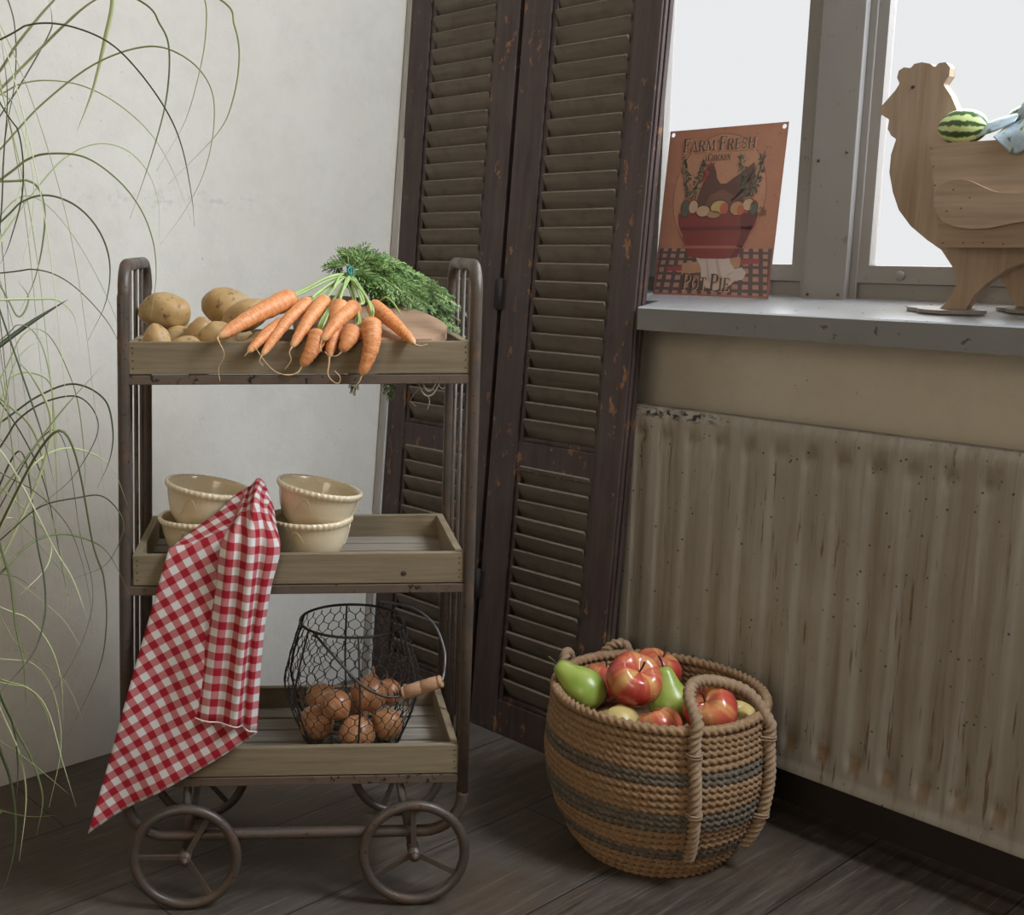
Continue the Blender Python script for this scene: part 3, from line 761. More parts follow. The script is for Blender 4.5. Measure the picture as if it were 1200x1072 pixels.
CAR = [  # crown, (mid), tip, radius, root points, label
 ((0.000, 0.062, 0.8605), (-0.050, 0.022, 0.8385), (-0.098, -0.022, 0.8120), 0.0130, [(-0.096, -0.026, 0.806), (-0.090, -0.024, 0.79), (-0.098, -0.018, 0.772), (-0.0965, -0.018, 0.755)], 'longest carrot, thick, pointing left over the potatoes with a thin hanging root'),
 ((-0.012, 0.030, 0.8275), (-0.036, 0.006, 0.8140), (-0.060, -0.020, 0.7925), 0.0090, [(-0.064, -0.022, 0.788)], 'short carrot low under the longest one, its tip over the tray edge'),
 ((0.022, 0.058, 0.8555), (-0.010, 0.020, 0.8290), (-0.042, -0.020, 0.7880), 0.0092, [(-0.0445, -0.021, 0.781), (-0.040, -0.018, 0.775)], 'slim carrot second from the left in the upper row of the bunch'),
 ((0.044, 0.060, 0.8570), (0.020, 0.018, 0.8320), (-0.003, -0.016, 0.7985), 0.0102, [(-0.006, -0.018, 0.792), (-0.004, -0.018, 0.782), (-0.012, -0.017, 0.770)], 'straight carrot third from the left in the upper row of the bunch'),
 ((0.034, 0.000, 0.8180), (0.024, -0.013, 0.7960), (0.010, -0.018, 0.7740), 0.0115, [(0.004, -0.019, 0.7655), (-0.010, -0.019, 0.763), (-0.025, -0.019, 0.768), (-0.038, -0.018, 0.781), (-0.051, -0.018, 0.800)], 'stubby carrot hanging over the board with a long root curling up to the left'),
 ((0.063, 0.042, 0.8530), (0.055, 0.010, 0.8270), (0.046, -0.015, 0.7850), 0.0112, [(0.0455, -0.016, 0.776), (0.044, -0.018, 0.764), (0.050, -0.02, 0.755), (0.058, -0.02, 0.752), (0.060, -0.02, 0.760), (0.053, -0.02, 0.768)], 'carrot at the middle of the bunch whose root ends in a small loop'),
 ((0.084, 0.046, 0.8480), (0.060, 0.010, 0.8330), (0.036, -0.020, 0.8070), 0.0108, [(0.034, -0.021, 0.801), (0.036, -0.02, 0.793)], 'carrot lying across the middle of the bunch on top, tip pointing down left'),
 ((0.079, 0.004, 0.8200), (0.071, -0.010, 0.8080), (0.062, -0.018, 0.7935), 0.0115, [(0.056, -0.019, 0.788), (0.046, -0.019, 0.788), (0.040, -0.018, 0.793)], 'small blunt carrot tucked under the crossing one near the middle'),
 ((0.101, 0.002, 0.8345), (0.101, -0.014, 0.8000), (0.088, -0.020, 0.7615), 0.0122, [(0.085, -0.021, 0.754), (0.079, -0.021, 0.747), (0.076, -0.02, 0.740)], 'carrot hanging straight down the tray front with its tip lowest of all'),
 ((0.105, 0.060, 0.8490), (0.130, 0.020, 0.8300), (0.158, -0.016, 0.8025), 0.0105, [(0.166, -0.017, 0.8005), (0.174, -0.016, 0.8025)], 'carrot pointing right, lying on the cutting board and over the tray edge'),
]
fi = 0
for i, (a, mid, b, rad, root, lab) in enumerate(CAR):
    A = Vector(a); P = cr([a, mid, b], 12); rad *= 1.13
    n = len(P); rs = []
    for k in range(n):
        t = k / (n - 1)
        r_ = rad * (0.55 + 0.45 * sm(t / 0.07)) if t < 0.07 else rad * (1 - 0.55 * ((t - 0.07) / 0.93) ** 1.35)
        if t > 0.86: r_ *= math.sqrt(max(0.0, 1 - ((t - 0.86) / 0.14) ** 2)) * 0.85 + 0.15
        rs.append(r_ * (1 + 0.03 * math.sin(t * 41 + i * 2) + 0.02 * math.sin(t * 97 + i)))
    mb = MB(); q = [p - A for p in P]
    nn = 18
    mb.tube(q, rs, nn)
    # uv: around / along
    k0 = 0; uvs = []
    for fi_, f in enumerate(mb.f):
        uvs.append([((vi % nn) / nn * 6.28, (vi // nn) / (n - 1)) for vi in f])
    mb.uv = uvs
    o = mb.build('carrot', M_CARROT, None, T(*a), ROT)
    tag(o, lab, 'carrot', 'bunch of carrots on the top tray')
    rt = MB(); rp = cr([P[-3] - A, P[-1] - A] + [Vector(x) - A for x in root], 6)
    nr = len(rp); rt.tube(rp, [max(0.0005, 0.0019 * (1 - kk / nr) ** 1.5) for kk in range(nr)], 6)
    rt.build('root_tail', M_ROOT, o)
    st = MB(); rr = random.Random(50 + i)
    dirv = (P[0] - P[3]).normalized()
    for k in range(3):
        s0 = Vector((rr.uniform(-.003, .003), rr.uniform(-.003, .003), rr.uniform(0, .004)))
        e0 = BAND - A + Vector((rr.uniform(-.006, .006), rr.uniform(-.004, .006), rr.uniform(-.007, .006)))
        L = e0.length
        pts = [s0, s0 + dirv * 0.016, e0 * 0.6 + dirv * 0.006 + Vector((0, 0, 0.006)), e0]
        st.tube(cr(pts, 6), 0.0016, 6)
    st.build('stalk', M_STALK, o)
    lf = MB()
    for k in range(3):
        tg = Vector(frond_targets[(i * 3 + k) % 30])
        frond(lf, BAND - A + Vector((rr.uniform(-.006, .008), rr.uniform(-.004, .008), rr.uniform(-.006, .006))), tg - A, 300 + i * 7 + k, 1.05)
    for k in range(2):
        tg = Vector(frond_targets[(i * 5 + k * 11 + 3) % 30]) + Vector((rr.uniform(-.012, .006), rr.uniform(-.01, .02), rr.uniform(-.016, -.002)))
        tg.z = max(tg.z, 0.815)
        frond(lf, BAND - A + Vector((rr.uniform(-.006, .008), rr.uniform(-.004, .008), rr.uniform(-.006, .006))), tg - A, 800 + i * 7 + k, 0.95)
    if i == 9:
        pass
    if i == 8:    # drooping sprigs reaching down behind the tray
        for (x0_, z0_), (x1_, z1_), vv in (((0.115, 0.80), (0.091, 0.716), 0.250), ((0.15, 0.80), (0.146, 0.706), 0.252)):
            frond(lf, Vector((x0_, vv, z0_)) - A, Vector((x1_, vv, z1_)) - A, 900 + int(x0_ * 1000), 0.75)
            lf.tube([BAND - A, Vector((x0_ - 0.01, vv - 0.06, z0_ + 0.05)) - A, Vector((x0_, vv, z0_ + 0.006)) - A], 0.0009, 5, mi=1)
    if i == 9:    # the bare curled leaf stalk over the board
        lf.tube(cr([Vector(x) - A for x in ((0.118, 0.10, 0.852), (0.128, 0.09, 0.858), (0.138, 0.08, 0.850), (0.146, 0.07, 0.836))], 6), 0.0013, 6, mi=1)
    lf.build('leaves', [M_LEAF, M_STALK], o)
mb = MB()
n = 28
for dz in (-0.0018, 0.0018):
    mb.tube([(0.002 * math.sin(k), math.cos(2 * PI * k / n) * 0.0125, math.sin(2 * PI * k / n) * 0.0135 + dz) for k in range(n)], 0.0013, 6, True)
    mb.tube([(0.004 + dz, math.cos(2 * PI * k / n) * 0.0128, math.sin(2 * PI * k / n) * 0.0138) for k in range(n)], 0.0012, 6, True)
tag(mb.build('rubber_band', flat_mat('teal_rubber', (0.03, 0.22, 0.18), 0.5, 0.1), None, T(*BAND), ROT), 'teal rubber band wound around the carrot stalks', 'rubber band')
# ------------------------------------------------------------------ bowls
m = Mat('cream_glaze', 0.16, 0, 0.55)
v = m.tc()
c = m.mix(m.noise(v, 9, 3), (0.66, 0.53, 0.335), (0.74, 0.61, 0.41))
m.color(c); m.b.inputs['Coat Weight'].default_value = 0.4
M_GLAZE = m.m
def bowl(u, v_, w, tilt, label, seed):
    R0, H = 0.0605, 0.066
    prof = [(0.0, 0.0025), (0.030, 0.0025), (0.0305, 0.0), (0.034, 0.0), (0.0355, 0.004), (0.040, 0.009), (0.0475, 0.019), (0.0525, 0.031), (0.0560, 0.045), (0.0575, 0.054),
            (0.0590, 0.0565), (0.0612, 0.0590), (0.0622, 0.0625), (0.0612, 0.0655), (0.0588, 0.0662), (0.0565, 0.0645), (0.0553, 0.058), (0.0535, 0.045), (0.0500, 0.031), (0.0450, 0.020), (0.038, 0.011), (0.028, 0.0065), (0.0, 0.0055)]
    def fn(i, r, z, a):
        if 10 <= i <= 14:
            r += 0.0006 * math.cos(46 * a); z += 0.0004 * math.cos(46 * a + 0.6)
        return r, z
    mb = MB(); mb.lathe(prof, 230, fn=fn)
    # raised scroll ornament on the outside
    for a0 in (-PI / 2 - 0.5, -PI / 2 + 1.5, PI / 2):
        pts = []
        for k in range(22):
            t = k / 21; a = a0 + (t - 0.5) * 0.75
            z = 0.040 - 0.013 * math.sin(t * PI * 2.2)
            rr = 0.0345 + 0.0235 * (max(0, min(1, z / 0.056))) ** 0.55
            pts.append((math.cos(a) * rr, math.sin(a) * rr, z))
        mb.tube(pts, [0.0007 + 0.0012 * math.sin(PI * k / 21) for k in range(22)], 6)
    o = mb.build('bowl', M_GLAZE, None, T(u, v_, w), (0, tilt, YAW))
    tag(o, label, 'bowl', 'cream bowls on the middle tray')
ZF = TZ['mid'][0] - 0.0425 + 0.0092
bowl(-0.1335, 0.100, ZF, 0, 'lower cream bowl of the left stack, half behind the red checked towel', 1)
bowl(-0.1335, 0.100, ZF + 0.045, R(9.5), 'upper tilted cream bowl of the left stack on the middle tray', 2)
bowl(0.0210, 0.092, ZF, 0, 'lower cream bowl of the right stack, right of the red checked towel', 3)
bowl(0.0240, 0.092, ZF + 0.045, R(10.5), 'upper tilted cream bowl of the right stack on the middle tray', 4)

# ------------------------------------------------------------------ gingham towel
m = Mat('red_gingham_cotton', 0.9, 0, 0.15)
su = m.sep(m.tc('UV'))
def stripe(x):
    fr = m.math('FRACT', x)
    return m.band(fr, 0.0, 0.5, 0.018)
s1 = stripe(su[0]); s2 = stripe(su[1])
both = m.math('MULTIPLY_ADD', s1, 0.5, m.math('MULTIPLY', s2, 0.5))
c = m.ramp(both, [(0.0, (0.72, 0.68, 0.63)), (0.5, (0.54, 0.18, 0.175)), (1.0, (0.36, 0.018, 0.03))])
wv = m.noise(m.map(m.tc('UV'), (1, 40, 1)), 12, 2); wv2 = m.noise(m.map(m.tc('UV'), (40, 1, 1)), 12, 2)
c = m.mix(0.30, c, m.ramp(m.math('MULTIPLY', wv, wv2), [(0.12, (0.45, 0.45, 0.45)), (0.36, (1, 1, 1))]), 'MULTIPLY')
m.color(c).bump(m.math('ADD', wv, wv2), 0.25, 0.0006)
M_GING = m.m
tw = MB()
TWO = Vector((-0.10, 0, 0.52))
def sheet(ctrl, ang, per, off, nu=9, nv=9, ripple=0.0, hemrow=False):
    """ctrl: rows of (u,v,w); smooth grid, gingham coordinates from the cloth laid flat"""
    nr, nc = len(ctrl), len(ctrl[0])
    R1 = [cr(r, nu) for r in ctrl]
    cols = [cr([R1[i][j] for i in range(nr)], nv) for j in range(len(R1[0]))]
    G = [[cols[j][i] for j in range(len(cols))] for i in range(len(cols[0]))]
    ca, sa = math.cos(ang), math.sin(ang)
    # flat coordinates by walking arc length down each column from the middle of the rim
    rows = []; uvs = []
    flat = []
    jm = len(G[0]) // 2
    for i in range(len(G)):
        fr = []
        for j in range(len(G[0])):
            p = G[i][j]
            t = p.z if p.y <= 0.0 else p.z + 0.0
            ex = max(0.0, p.y) * 0.9
            fr.append((p.x, p.z + ex))
        flat.append(fr)
    # horizontal arc length including depth folds
    for i in range(len(G)):
        acc = [0.0] * len(G[0])
        for j in range(1, len(G[0])):
            d = G[i][j] - G[i][j - 1]
            acc[j] = acc[j - 1] + math.copysign(math.hypot(d.x, d.y), 1)
        for j in range(len(G[0])):
            flat[i][j] = (flat[i][0][0] * 1.0 + acc[j], flat[i][j][1])
    for i in range(len(G)):
        r_ = []; uu = []
        for j in range(len(G[0])):
            x, y = flat[i][j]
            uu.append(((x * ca + y * sa) / per + off[0], (-x * sa + y * ca) / per + off[1]))
            p = G[i][j].copy()
            if ripple: p.y += ripple * math.sin(x * 55 + y * 16) * min(1.0, max(0.0, (0.54 - p.z) * 8))
            r_.append(p - TWO)
        rows.append(r_); uvs.append(uu)
    tw.grid(rows, 0, True, uvs)
A_ = [
 [(-0.136, 0.040, 0.545), (-0.108, 0.038, 0.566), (-0.078, 0.048, 0.592), (-0.052, 0.060, 0.604)],
 [(-0.168, 0.014, 0.524), (-0.130, 0.014, 0.535), (-0.090, 0.018, 0.556), (-0.046, 0.020, 0.562)],
 [(-0.172, -0.0065, 0.520), (-0.134, -0.0065, 0.528), (-0.092, -0.0075, 0.540), (-0.044, -0.006, 0.540)],
 [(-0.196, -0.016, 0.440), (-0.148, -0.012, 0.450), (-0.102, -0.018, 0.458), (-0.046, -0.012, 0.466)],
 [(-0.226, -0.020, 0.340), (-0.172, -0.016, 0.358), (-0.122, -0.024, 0.374), (-0.056, -0.015, 0.392)],
 [(-0.258, -0.027, 0.230), (-0.210, -0.020, 0.252), (-0.150, -0.029, 0.284), (-0.066, -0.016, 0.322)],
 [(-0.2877, -0.034, 0.1321), (-0.232, -0.024, 0.1640), (-0.155, -0.033, 0.2080), (-0.054, -0.016, 0.2660)]]
sheet(A_, R(29), 0.0218, (0.2, 0.1), 9, 9, 0.0022)
B_ = [
 [(-0.070, 0.104, 0.548), (-0.063, 0.094, 0.574), (-0.057, 0.106, 0.582), (-0.051, 0.094, 0.590), (-0.045, 0.106, 0.584), (-0.040, 0.094, 0.574), (-0.036, 0.104, 0.548)],
 [(-0.076, 0.064, 0.566), (-0.068, 0.050, 0.592), (-0.060, 0.062, 0.600), (-0.052, 0.048, 0.611), (-0.044, 0.062, 0.604), (-0.038, 0.050, 0.594), (-0.031, 0.062, 0.570)],
 [(-0.083, 0.026, 0.560), (-0.074, 0.008, 0.572), (-0.065, 0.018, 0.582), (-0.054, -0.002, 0.590), (-0.044, 0.014, 0.584), (-0.036, 0.004, 0.574), (-0.026, 0.020, 0.552)],
 [(-0.0985, -0.018, 0.5340), (-0.086, -0.028, 0.537), (-0.074, -0.022, 0.541), (-0.058, -0.032, 0.545), (-0.046, -0.018, 0.541), (-0.034, -0.022, 0.537), (-0.0206, -0.012, 0.525)],
 [(-0.108, -0.022, 0.468), (-0.094, -0.031, 0.467), (-0.080, -0.027, 0.466), (-0.064, -0.038, 0.466), (-0.053, -0.020, 0.469), (-0.044, -0.024, 0.471), (-0.0335, -0.014, 0.472)],
 [(-0.124, -0.024, 0.384), (-0.108, -0.033, 0.381), (-0.092, -0.029, 0.378), (-0.074, -0.041, 0.376), (-0.064, -0.021, 0.382), (-0.056, -0.025, 0.388), (-0.0455, -0.014, 0.392)],
 [(-0.1409, -0.026, 0.2961), (-0.123, -0.035, 0.2930), (-0.104, -0.031, 0.2895), (-0.083, -0.042, 0.2870), (-0.074, -0.023, 0.281), (-0.066, -0.027, 0.275), (-0.0543, -0.017, 0.2690)]]
sheet(B_, R(-7), 0.0218, (0.0, 0.35), 6, 9, 0.0)
towel = tw.build('towel', M_GING, None, T(*TWO), ROT, solid=0.0016)
tag(towel, 'red and white gingham tea towel hanging from between the bowls over the middle tray', 'towel')
hm = MB()
hm.tube([Vector(p) - TWO + Vector((0, -0.0012, 0)) for p in cr(B_[-1], 6)], 0.0011, 6)
hm.build('hem', flat_mat('white_red_hem', (0.72, 0.55, 0.52), 0.9, 0.25, 300), towel)

# ------------------------------------------------------------------ wire basket and onions
M_WIRE = flat_mat('dark_basket_wire', (0.055, 0.047, 0.042), 0.5, 0.35, 200, 0.4)
M_STEEL = flat_mat('grey_handle_wire', (0.22, 0.215, 0.22), 0.4, 0.2, 200, 0.6)
M_GRIP = wood_mat('turned_grip_wood', (0.44, 0.24, 0.13), (0.58, 0.36, 0.22), 0, 60, 0.08, 0.5, 0.15)
BC = Vector((0.0835, 0.1145, TZ['low'][0] - 0.0425 + 0.0092))
BH = 0.180
def brad(z):
    t = z / BH
    pts = [(0, 0.072), (0.2, 0.088), (0.42, 0.1005), (0.52, 0.1015), (0.72, 0.0925), (1.0, 0.0770)]
    for (a, ra), (b, rb) in zip(pts, pts[1:]):
        if t <= b: return lerp(ra, rb, (t - a) / (b - a))
    return pts[-1][1]
wb = empty('wire_basket', T(*BC), ROT)
tag(wb, 'round chicken-wire basket with a turned wooden grip, holding onions on the lowest tray', 'basket')
def ringp(z, r=None, n=56):
    r = r or brad(z); return [(math.cos(2 * PI * k / n) * r, math.sin(2 * PI * k / n) * r, z) for k in range(n)]
mb = MB(); mb.tube(ringp(BH), 0.0021, 8, True); mb.build('top_ring', M_WIRE, wb)
mb = MB(); mb.tube(ringp(0.0022), 0.0020, 8, True); mb.build('bottom_ring', M_WIRE, wb)
for k in range(6):
    a = -PI / 2 + 0.06 + k * PI / 3
    mb = MB(); mb.tube([(math.cos(a) * (brad(BH * t / 12) + 0.001), math.sin(a) * (brad(BH * t / 12) + 0.001), BH * t / 12 + 0.001) for t in range(13)], 0.0015, 6)
    mb.build('rib', M_WIRE, wb)
mb = MB(); na = 32; nr = 13
def hp(i, j):     # hexagonal net: i around, j up
    a = 2 * PI * (i + (0.5 if (j // 2) % 2 else 0.0)) / na
    rr = random.Random(i % na * 100 + j)
    dz = BH / nr
    z = (j // 2) * dz + (0.33 if j % 2 else -0.17) * dz * 1.0 + dz * 0.35
    z = max(0.002, min(BH - 0.001, z + rr.uniform(-.0012, .0012))); a += rr.uniform(-.02, .02)
    r = brad(z); return Vector((math.cos(a) * r, math.sin(a) * r, z))
for jj in range(nr):
    for i in range(na):
        b0 = hp(i, 2 * jj); b1 = hp(i, 2 * jj + 1)
        mb.tube([b0, b1], 0.00085, 4)
        if jj < nr - 1:
            odd = jj % 2
            for q in (0, 1):
                i2 = (i + q - (0 if odd else 1))
                c_ = hp(i2 % na, 2 * jj + 2)
                mb.tube([b1, c_], 0.0006, 4)
for k in range(-4, 5):       # base netting
    x = k * 0.016; h = math.sqrt(max(0, 0.071 ** 2 - x * x))
    mb.tube([(x, -h, 0.0015), (x, h, 0.0015)], 0.0006, 4); mb.tube([(-h, x, 0.0015), (h, x, 0.0015)], 0.0006, 4)
mb.build('chicken_wire', M_WIRE, wb)
def L(u, v_, w): return Vector((u, v_, w)) - BC
a0 = L(0.028, 0.060, 0.3810); g0 = L(0.1500, 0.020, 0.3070); g1 = L(0.2040, 0.006, 0.3300); a1 = L(0.130, 0.176, 0.3880)
mb = MB(); mb.tube(cr([a0, L(0.050, 0.035, 0.362), L(0.090, 0.014, 0.324), L(0.120, 0.008, 0.309), L(0.141, 0.012, 0.305), g0], 8), 0.0019, 8)
mb.tube([a0 + Vector((0.003 * math.cos(t), 0.001 * t - 0.004, 0.003 * math.sin(t))) for t in [x * 0.6 for x in range(12)]], 0.0012, 5)
mb.tube([g0 + Vector((-0.002 - 0.0008 * t, 0.004 * math.cos(t), 0.004 * math.sin(t))) for t in [x * 0.6 for x in range(22)]], 0.0011, 5)
mb.tube(cr([g1, L(0.2085, 0.018, 0.342), L(0.2120, 0.050, 0.360), L(0.202, 0.095, 0.383), L(0.175, 0.140, 0.394), a1 + Vector((0.004, -0.001, 0.004)), a1], 8), 0.0019, 8, mi=1)
mb.tube([a1 + Vector((0.004 * math.cos(t), 0.0012 * t - 0.006, 0.004 * math.sin(t))) for t in [x * 0.6 for x in range(16)]], 0.0012, 5)
hd = mb.build('bail_handle', [M_WIRE, M_STEEL], wb)
ax = (g1 - g0); Lg = ax.length; q = ax.to_track_quat('X', 'Z')
prof = [(0.0, 0), (0.0075, 0.0), (0.0088, 0.001), (0.0090, 0.0035), (0.0082, 0.0042), (0.0082, 0.005), (0.0092, 0.006), (0.0096, 0.016), (0.0097, 0.0275), (0.0089, 0.0285), (0.0089, 0.0295), (0.0097, 0.0305), (0.0096, 0.042), (0.0092, 0.0515), (0.0083, 0.0525), (0.0083, 0.0533), (0.0091, 0.054), (0.0088, 0.057), (0.0075, 0.0583), (0, 0.0583)]
mb = MB(); mb.lathe([(r, z / 0.0583 * Lg) for r, z in prof], 24)
mb.v = [tuple(g0 + q @ Vector((z, x, y))) for x, y, z in mb.v]
mb.build('wooden_grip', M_GRIP, hd)

m = Mat('onion_skin', 0.28, 0, 0.5)
v = m.tc(); s_ = m.sep(v)
oi = m.n('ObjectInfo').outputs['Random']
angn = m.n('Math', {0: s_[1], 1: s_[0]}, operation='ARCTAN2').outputs[0]
rib = m.noise(m.n('CombineXYZ', {0: m.math('MULTIPLY', angn, 5.0), 1: m.math('MULTIPLY', s_[2], 8.0), 2: m.math('MULTIPLY', oi, 9.0)}).outputs[0], 2.4, 4, 0.6)
c = m.ramp(rib, [(0.3, (0.25, 0.082, 0.032)), (0.52, (0.43, 0.175, 0.072)), (0.75, (0.60, 0.33, 0.165))])
c = m.mix(m.ramp(oi, [(0.0, 0.0), (1.0, 0.35)]), c, (0.62, 0.36, 0.17))
m.color(c).bump(rib, 0.15, 0.001)
M_ONION = m.m
M_SHOOT = flat_mat('onion_green_shoot', (0.42, 0.50, 0.16), 0.6, 0.2, 100)
M_DRY = flat_mat('onion_dry_neck', (0.42, 0.26, 0.12), 0.8, 0.3, 120)
def onion(u, v_, w, r, rx, ry, label, shoot=False):
    prof = []
    for k in range(25):
        t = k / 24; th = PI * t
        rr = r * math.sin(th) ** 0.9 if 0 < t < 1 else 0
        z = -r * 0.93 * math.cos(th)
        if t > 0.82: z += r * 0.30 * ((t - 0.82) / 0.18) ** 1.6
        prof.append((max(rr, 0.0), z))
    prof[-1] = (r * 0.07, prof[-1][1])
    mb = MB(); mb.lathe(prof, 36, fn=lambda i, rr, z, a: (rr * (1 + 0.012 * math.cos(5 * a + u * 90)), z))
    o = mb.build('onion', M_ONION, None, T(u, v_, w), (rx, ry, YAW + u * 31))
    tag(o, label, 'onion', 'onions in the wire basket')
    nk = MB()
    zt = prof[-1][1]
    nk.tube([(0, 0, zt - 0.002), (0.001, 0, zt + 0.004), (0.003, 0.001, zt + 0.009)], [r * 0.12, r * 0.09, r * 0.02], 8)
    nk.build('neck', M_DRY, o)
    if shoot:
        s = MB()
        for q in range(4):
            a = q * 1.7; s.tube([(0, 0, zt), (0.003 * math.cos(a), 0.003 * math.sin(a), zt + 0.007), (0.008 * math.cos(a), 0.008 * math.sin(a), zt + 0.012)], [0.0014, 0.0011, 0.0004], 6)
        s.build('shoot', M_SHOOT, o)
ZO = BC.z + 0.002
onion(0.030, 0.098, ZO + 0.026, 0.0265, R(60), R(-20), 'large reddish-brown onion lowest at the left side of the wire basket')
onion(0.0880, 0.058, ZO + 0.025, 0.0268, R(115), R(0), 'pale golden onion lowest at the front of the wire basket, root end facing out')
onion(0.1345, 0.088, ZO + 0.0255, 0.0235, R(40), R(30), 'shiny onion lowest at the right side of the wire basket')
onion(0.0575, 0.066, ZO + 0.0665, 0.0222, R(140), R(20), 'onion with a small green shoot, upper left in the wire basket', True)
onion(0.1075, 0.096, ZO + 0.0700, 0.0270, R(25), R(-20), 'largest brown onion topmost in the middle of the wire basket')
onion(0.1400, 0.138, ZO + 0.056, 0.0200, R(20), R(30), 'pale onion peeking out behind the topmost one, near the wooden grip')
onion(0.0360, 0.138, ZO + 0.050, 0.0215, R(50), R(0), 'pinkish onion behind the sprouting one at the left')
onion(0.0880, 0.150, ZO + 0.0245, 0.0245, R(30), R(10), 'shaded onion at the bottom behind the others')
# ------------------------------------------------------------------ rope basket
RC = Vector((1.475, 1.010, 0.0))
def rope_mat(name, c1, c2, c3):
    m = Mat(name, 0.85, 0, 0.2)
    v = m.tc()
    c = m.mix(m.noise(v, 55, 5, 0.7), c1, c2)
    c = m.mix(m.math('MULTIPLY', m.ramp(m.noise(v, 180, 3), [(0.5, 0), (0.7, 1)]), 0.5), c, c3)
    m.color(c).bump(m.noise(v, 320, 3), 0.35, 0.001)
    return m.m
M_ROPE = rope_mat('tan_seagrass_rope', (0.200, 0.115, 0.056), (0.37, 0.225, 0.120), (0.47, 0.33, 0.20))
M_ROPED = rope_mat('grey_seagrass_rope', (0.070, 0.056, 0.042), (0.185, 0.150, 0.112), (0.36, 0.30, 0.23))
M_ROPEH = rope_mat('handle_rope', (0.235, 0.15, 0.085), (0.36, 0.245, 0.15), (0.44, 0.32, 0.21))
rb = empty('rope_basket', RC)
tag(rb, 'round woven rope basket full of apples and pears on the floor by the radiator', 'basket')
NR = 24; RZ = 0.252
def rrad(z):
    pts = [(0.0, 0.112), (0.03, 0.130), (0.07, 0.149), (0.11, 0.161), (0.15, 0.1655), (0.19, 0.163), (0.225, 0.159), (0.26, 0.1575)]
    for (a, ra), (b, rb_) in zip(pts, pts[1:]):
        if z <= b: return lerp(ra, rb_, sm((z - a) / (b - a)) * 0.5 + 0.5 * (z - a) / (b - a))
    return pts[-1][1]
dark = {6: 1, 7: 1, 12: 1, 13: 1, 14: 1, 18: 1, 19: 1}      # counted from the rim
body = MB(); bands = MB()
step = RZ / NR
for k in range(NR):
    idx = NR - 1 - k
    z = step * (k + 0.5)
    r = rrad(z)
    n = 380
    rr = step * 0.58
    if idx == 0: rr = step * 0.66
    tgt = bands if idx in dark else body
    pts = [(math.cos(2 * PI * j / n) * r, math.sin(2 * PI * j / n) * r, z + 0.0012 * math.sin(3 * 2 * PI * j / n + k) + (0.003 if idx == 0 else 0)) for j in range(n)]
    # one turn of the twist must close: choose whole number of turns
    Lc = 2 * PI * r; turns = round(Lc / 0.036)
    tgt.tube(pts, rr, 10, True, lobes=3, amp=0.30, twist=2 * PI * turns / Lc)
# base: concentric coils
for q in range(9):
    r = 0.108 - q * 0.0115
    body.tube([(math.cos(2 * PI * j / 64) * r, math.sin(2 * PI * j / 64) * r, 0.0068) for j in range(64)], 0.0066, 8, True)
body.lathe([(0.0, 0.003), (0.112, 0.003), (0.112, 0.009), (0.0, 0.009)], 48)
body.build('rope_coils', M_ROPE, rb)
tag(bands.build('grey_bands', M_ROPED, rb), 'dark grey rope rows')
# raised coiled floor carrying the fruit
fl = MB()
for q in range(13):
    r = 0.150 - q * 0.012
    if r > 0.005: fl.tube([(math.cos(2 * PI * j / 64) * r, math.sin(2 * PI * j / 64) * r, 0.172) for j in range(64)], 0.0072, 8, True)
fl.lathe([(0.0, 0.168), (0.150, 0.168), (0.150, 0.174), (0.0, 0.174)], 48)
fl.build('inner_base', M_ROPE, rb)
def handle(c_ang, arch, name='handle'):
    h = MB()
    a1, a2 = c_ang - R(25), c_ang + R(25)
    def down(a, lean, zend):
        return [Vector((math.cos(a + lean * (0.25 - z)) * (rrad(z) + 0.0125), math.sin(a + lean * (0.25 - z)) * (rrad(z) + 0.0125), z)) for z in (zend, 0.07, 0.10, 0.13, 0.16, 0.19, 0.22, 0.242)]
    p1 = down(a1, 0.25, 0.050); p2 = down(a2, -0.25, 0.042); p2.reverse()
    path = cr(p1 + [Vector(x) for x in arch] + p2, 7)
    # three-strand twisted rope
    path = cr(path[::3] if False else path, 2)
    h.tube(path, 0.0080, 18, lobes=3, amp=0.26, twist=2 * PI / 0.030, flat=1.0)
    for pth, z in ((p1, 0.225), (p2, 0.215), (p1, 0.125), (p2, 0.105)):
        q = min(pth, key=lambda p: abs(p.z - z))
        rad_ = Vector((q.x, q.y, 0)).normalized(); tg = Vector((-rad_.y, rad_.x, 0))
        for dz in (-0.002, 0.002):
            h.tube(cr([q - tg * 0.012 - rad_ * 0.008 + Vector((0, 0, dz)), q - tg * 0.008 + rad_ * 0.006 + Vector((0, 0, dz)), q + rad_ * 0.0098 + Vector((0, 0, dz)), q + tg * 0.008 + rad_ * 0.006 + Vector((0, 0, dz)), q + tg * 0.012 - rad_ * 0.008 + Vector((0, 0, dz))], 5), 0.0018, 6)
    h.build(name, M_ROPEH, rb)
cA = R(-103)
def lw(x, y, z): return Vector((x, y, z)) - RC
# front right handle: the two uprights cross the rim and the loop flops in over the fruit
handle(cA, [lw(1.377, 0.877, 0.268), lw(1.398, 0.905, 0.290), lw(1.430, 0.917, 0.300), lw(1.467, 0.903, 0.297), lw(1.500, 0.872, 0.280)])
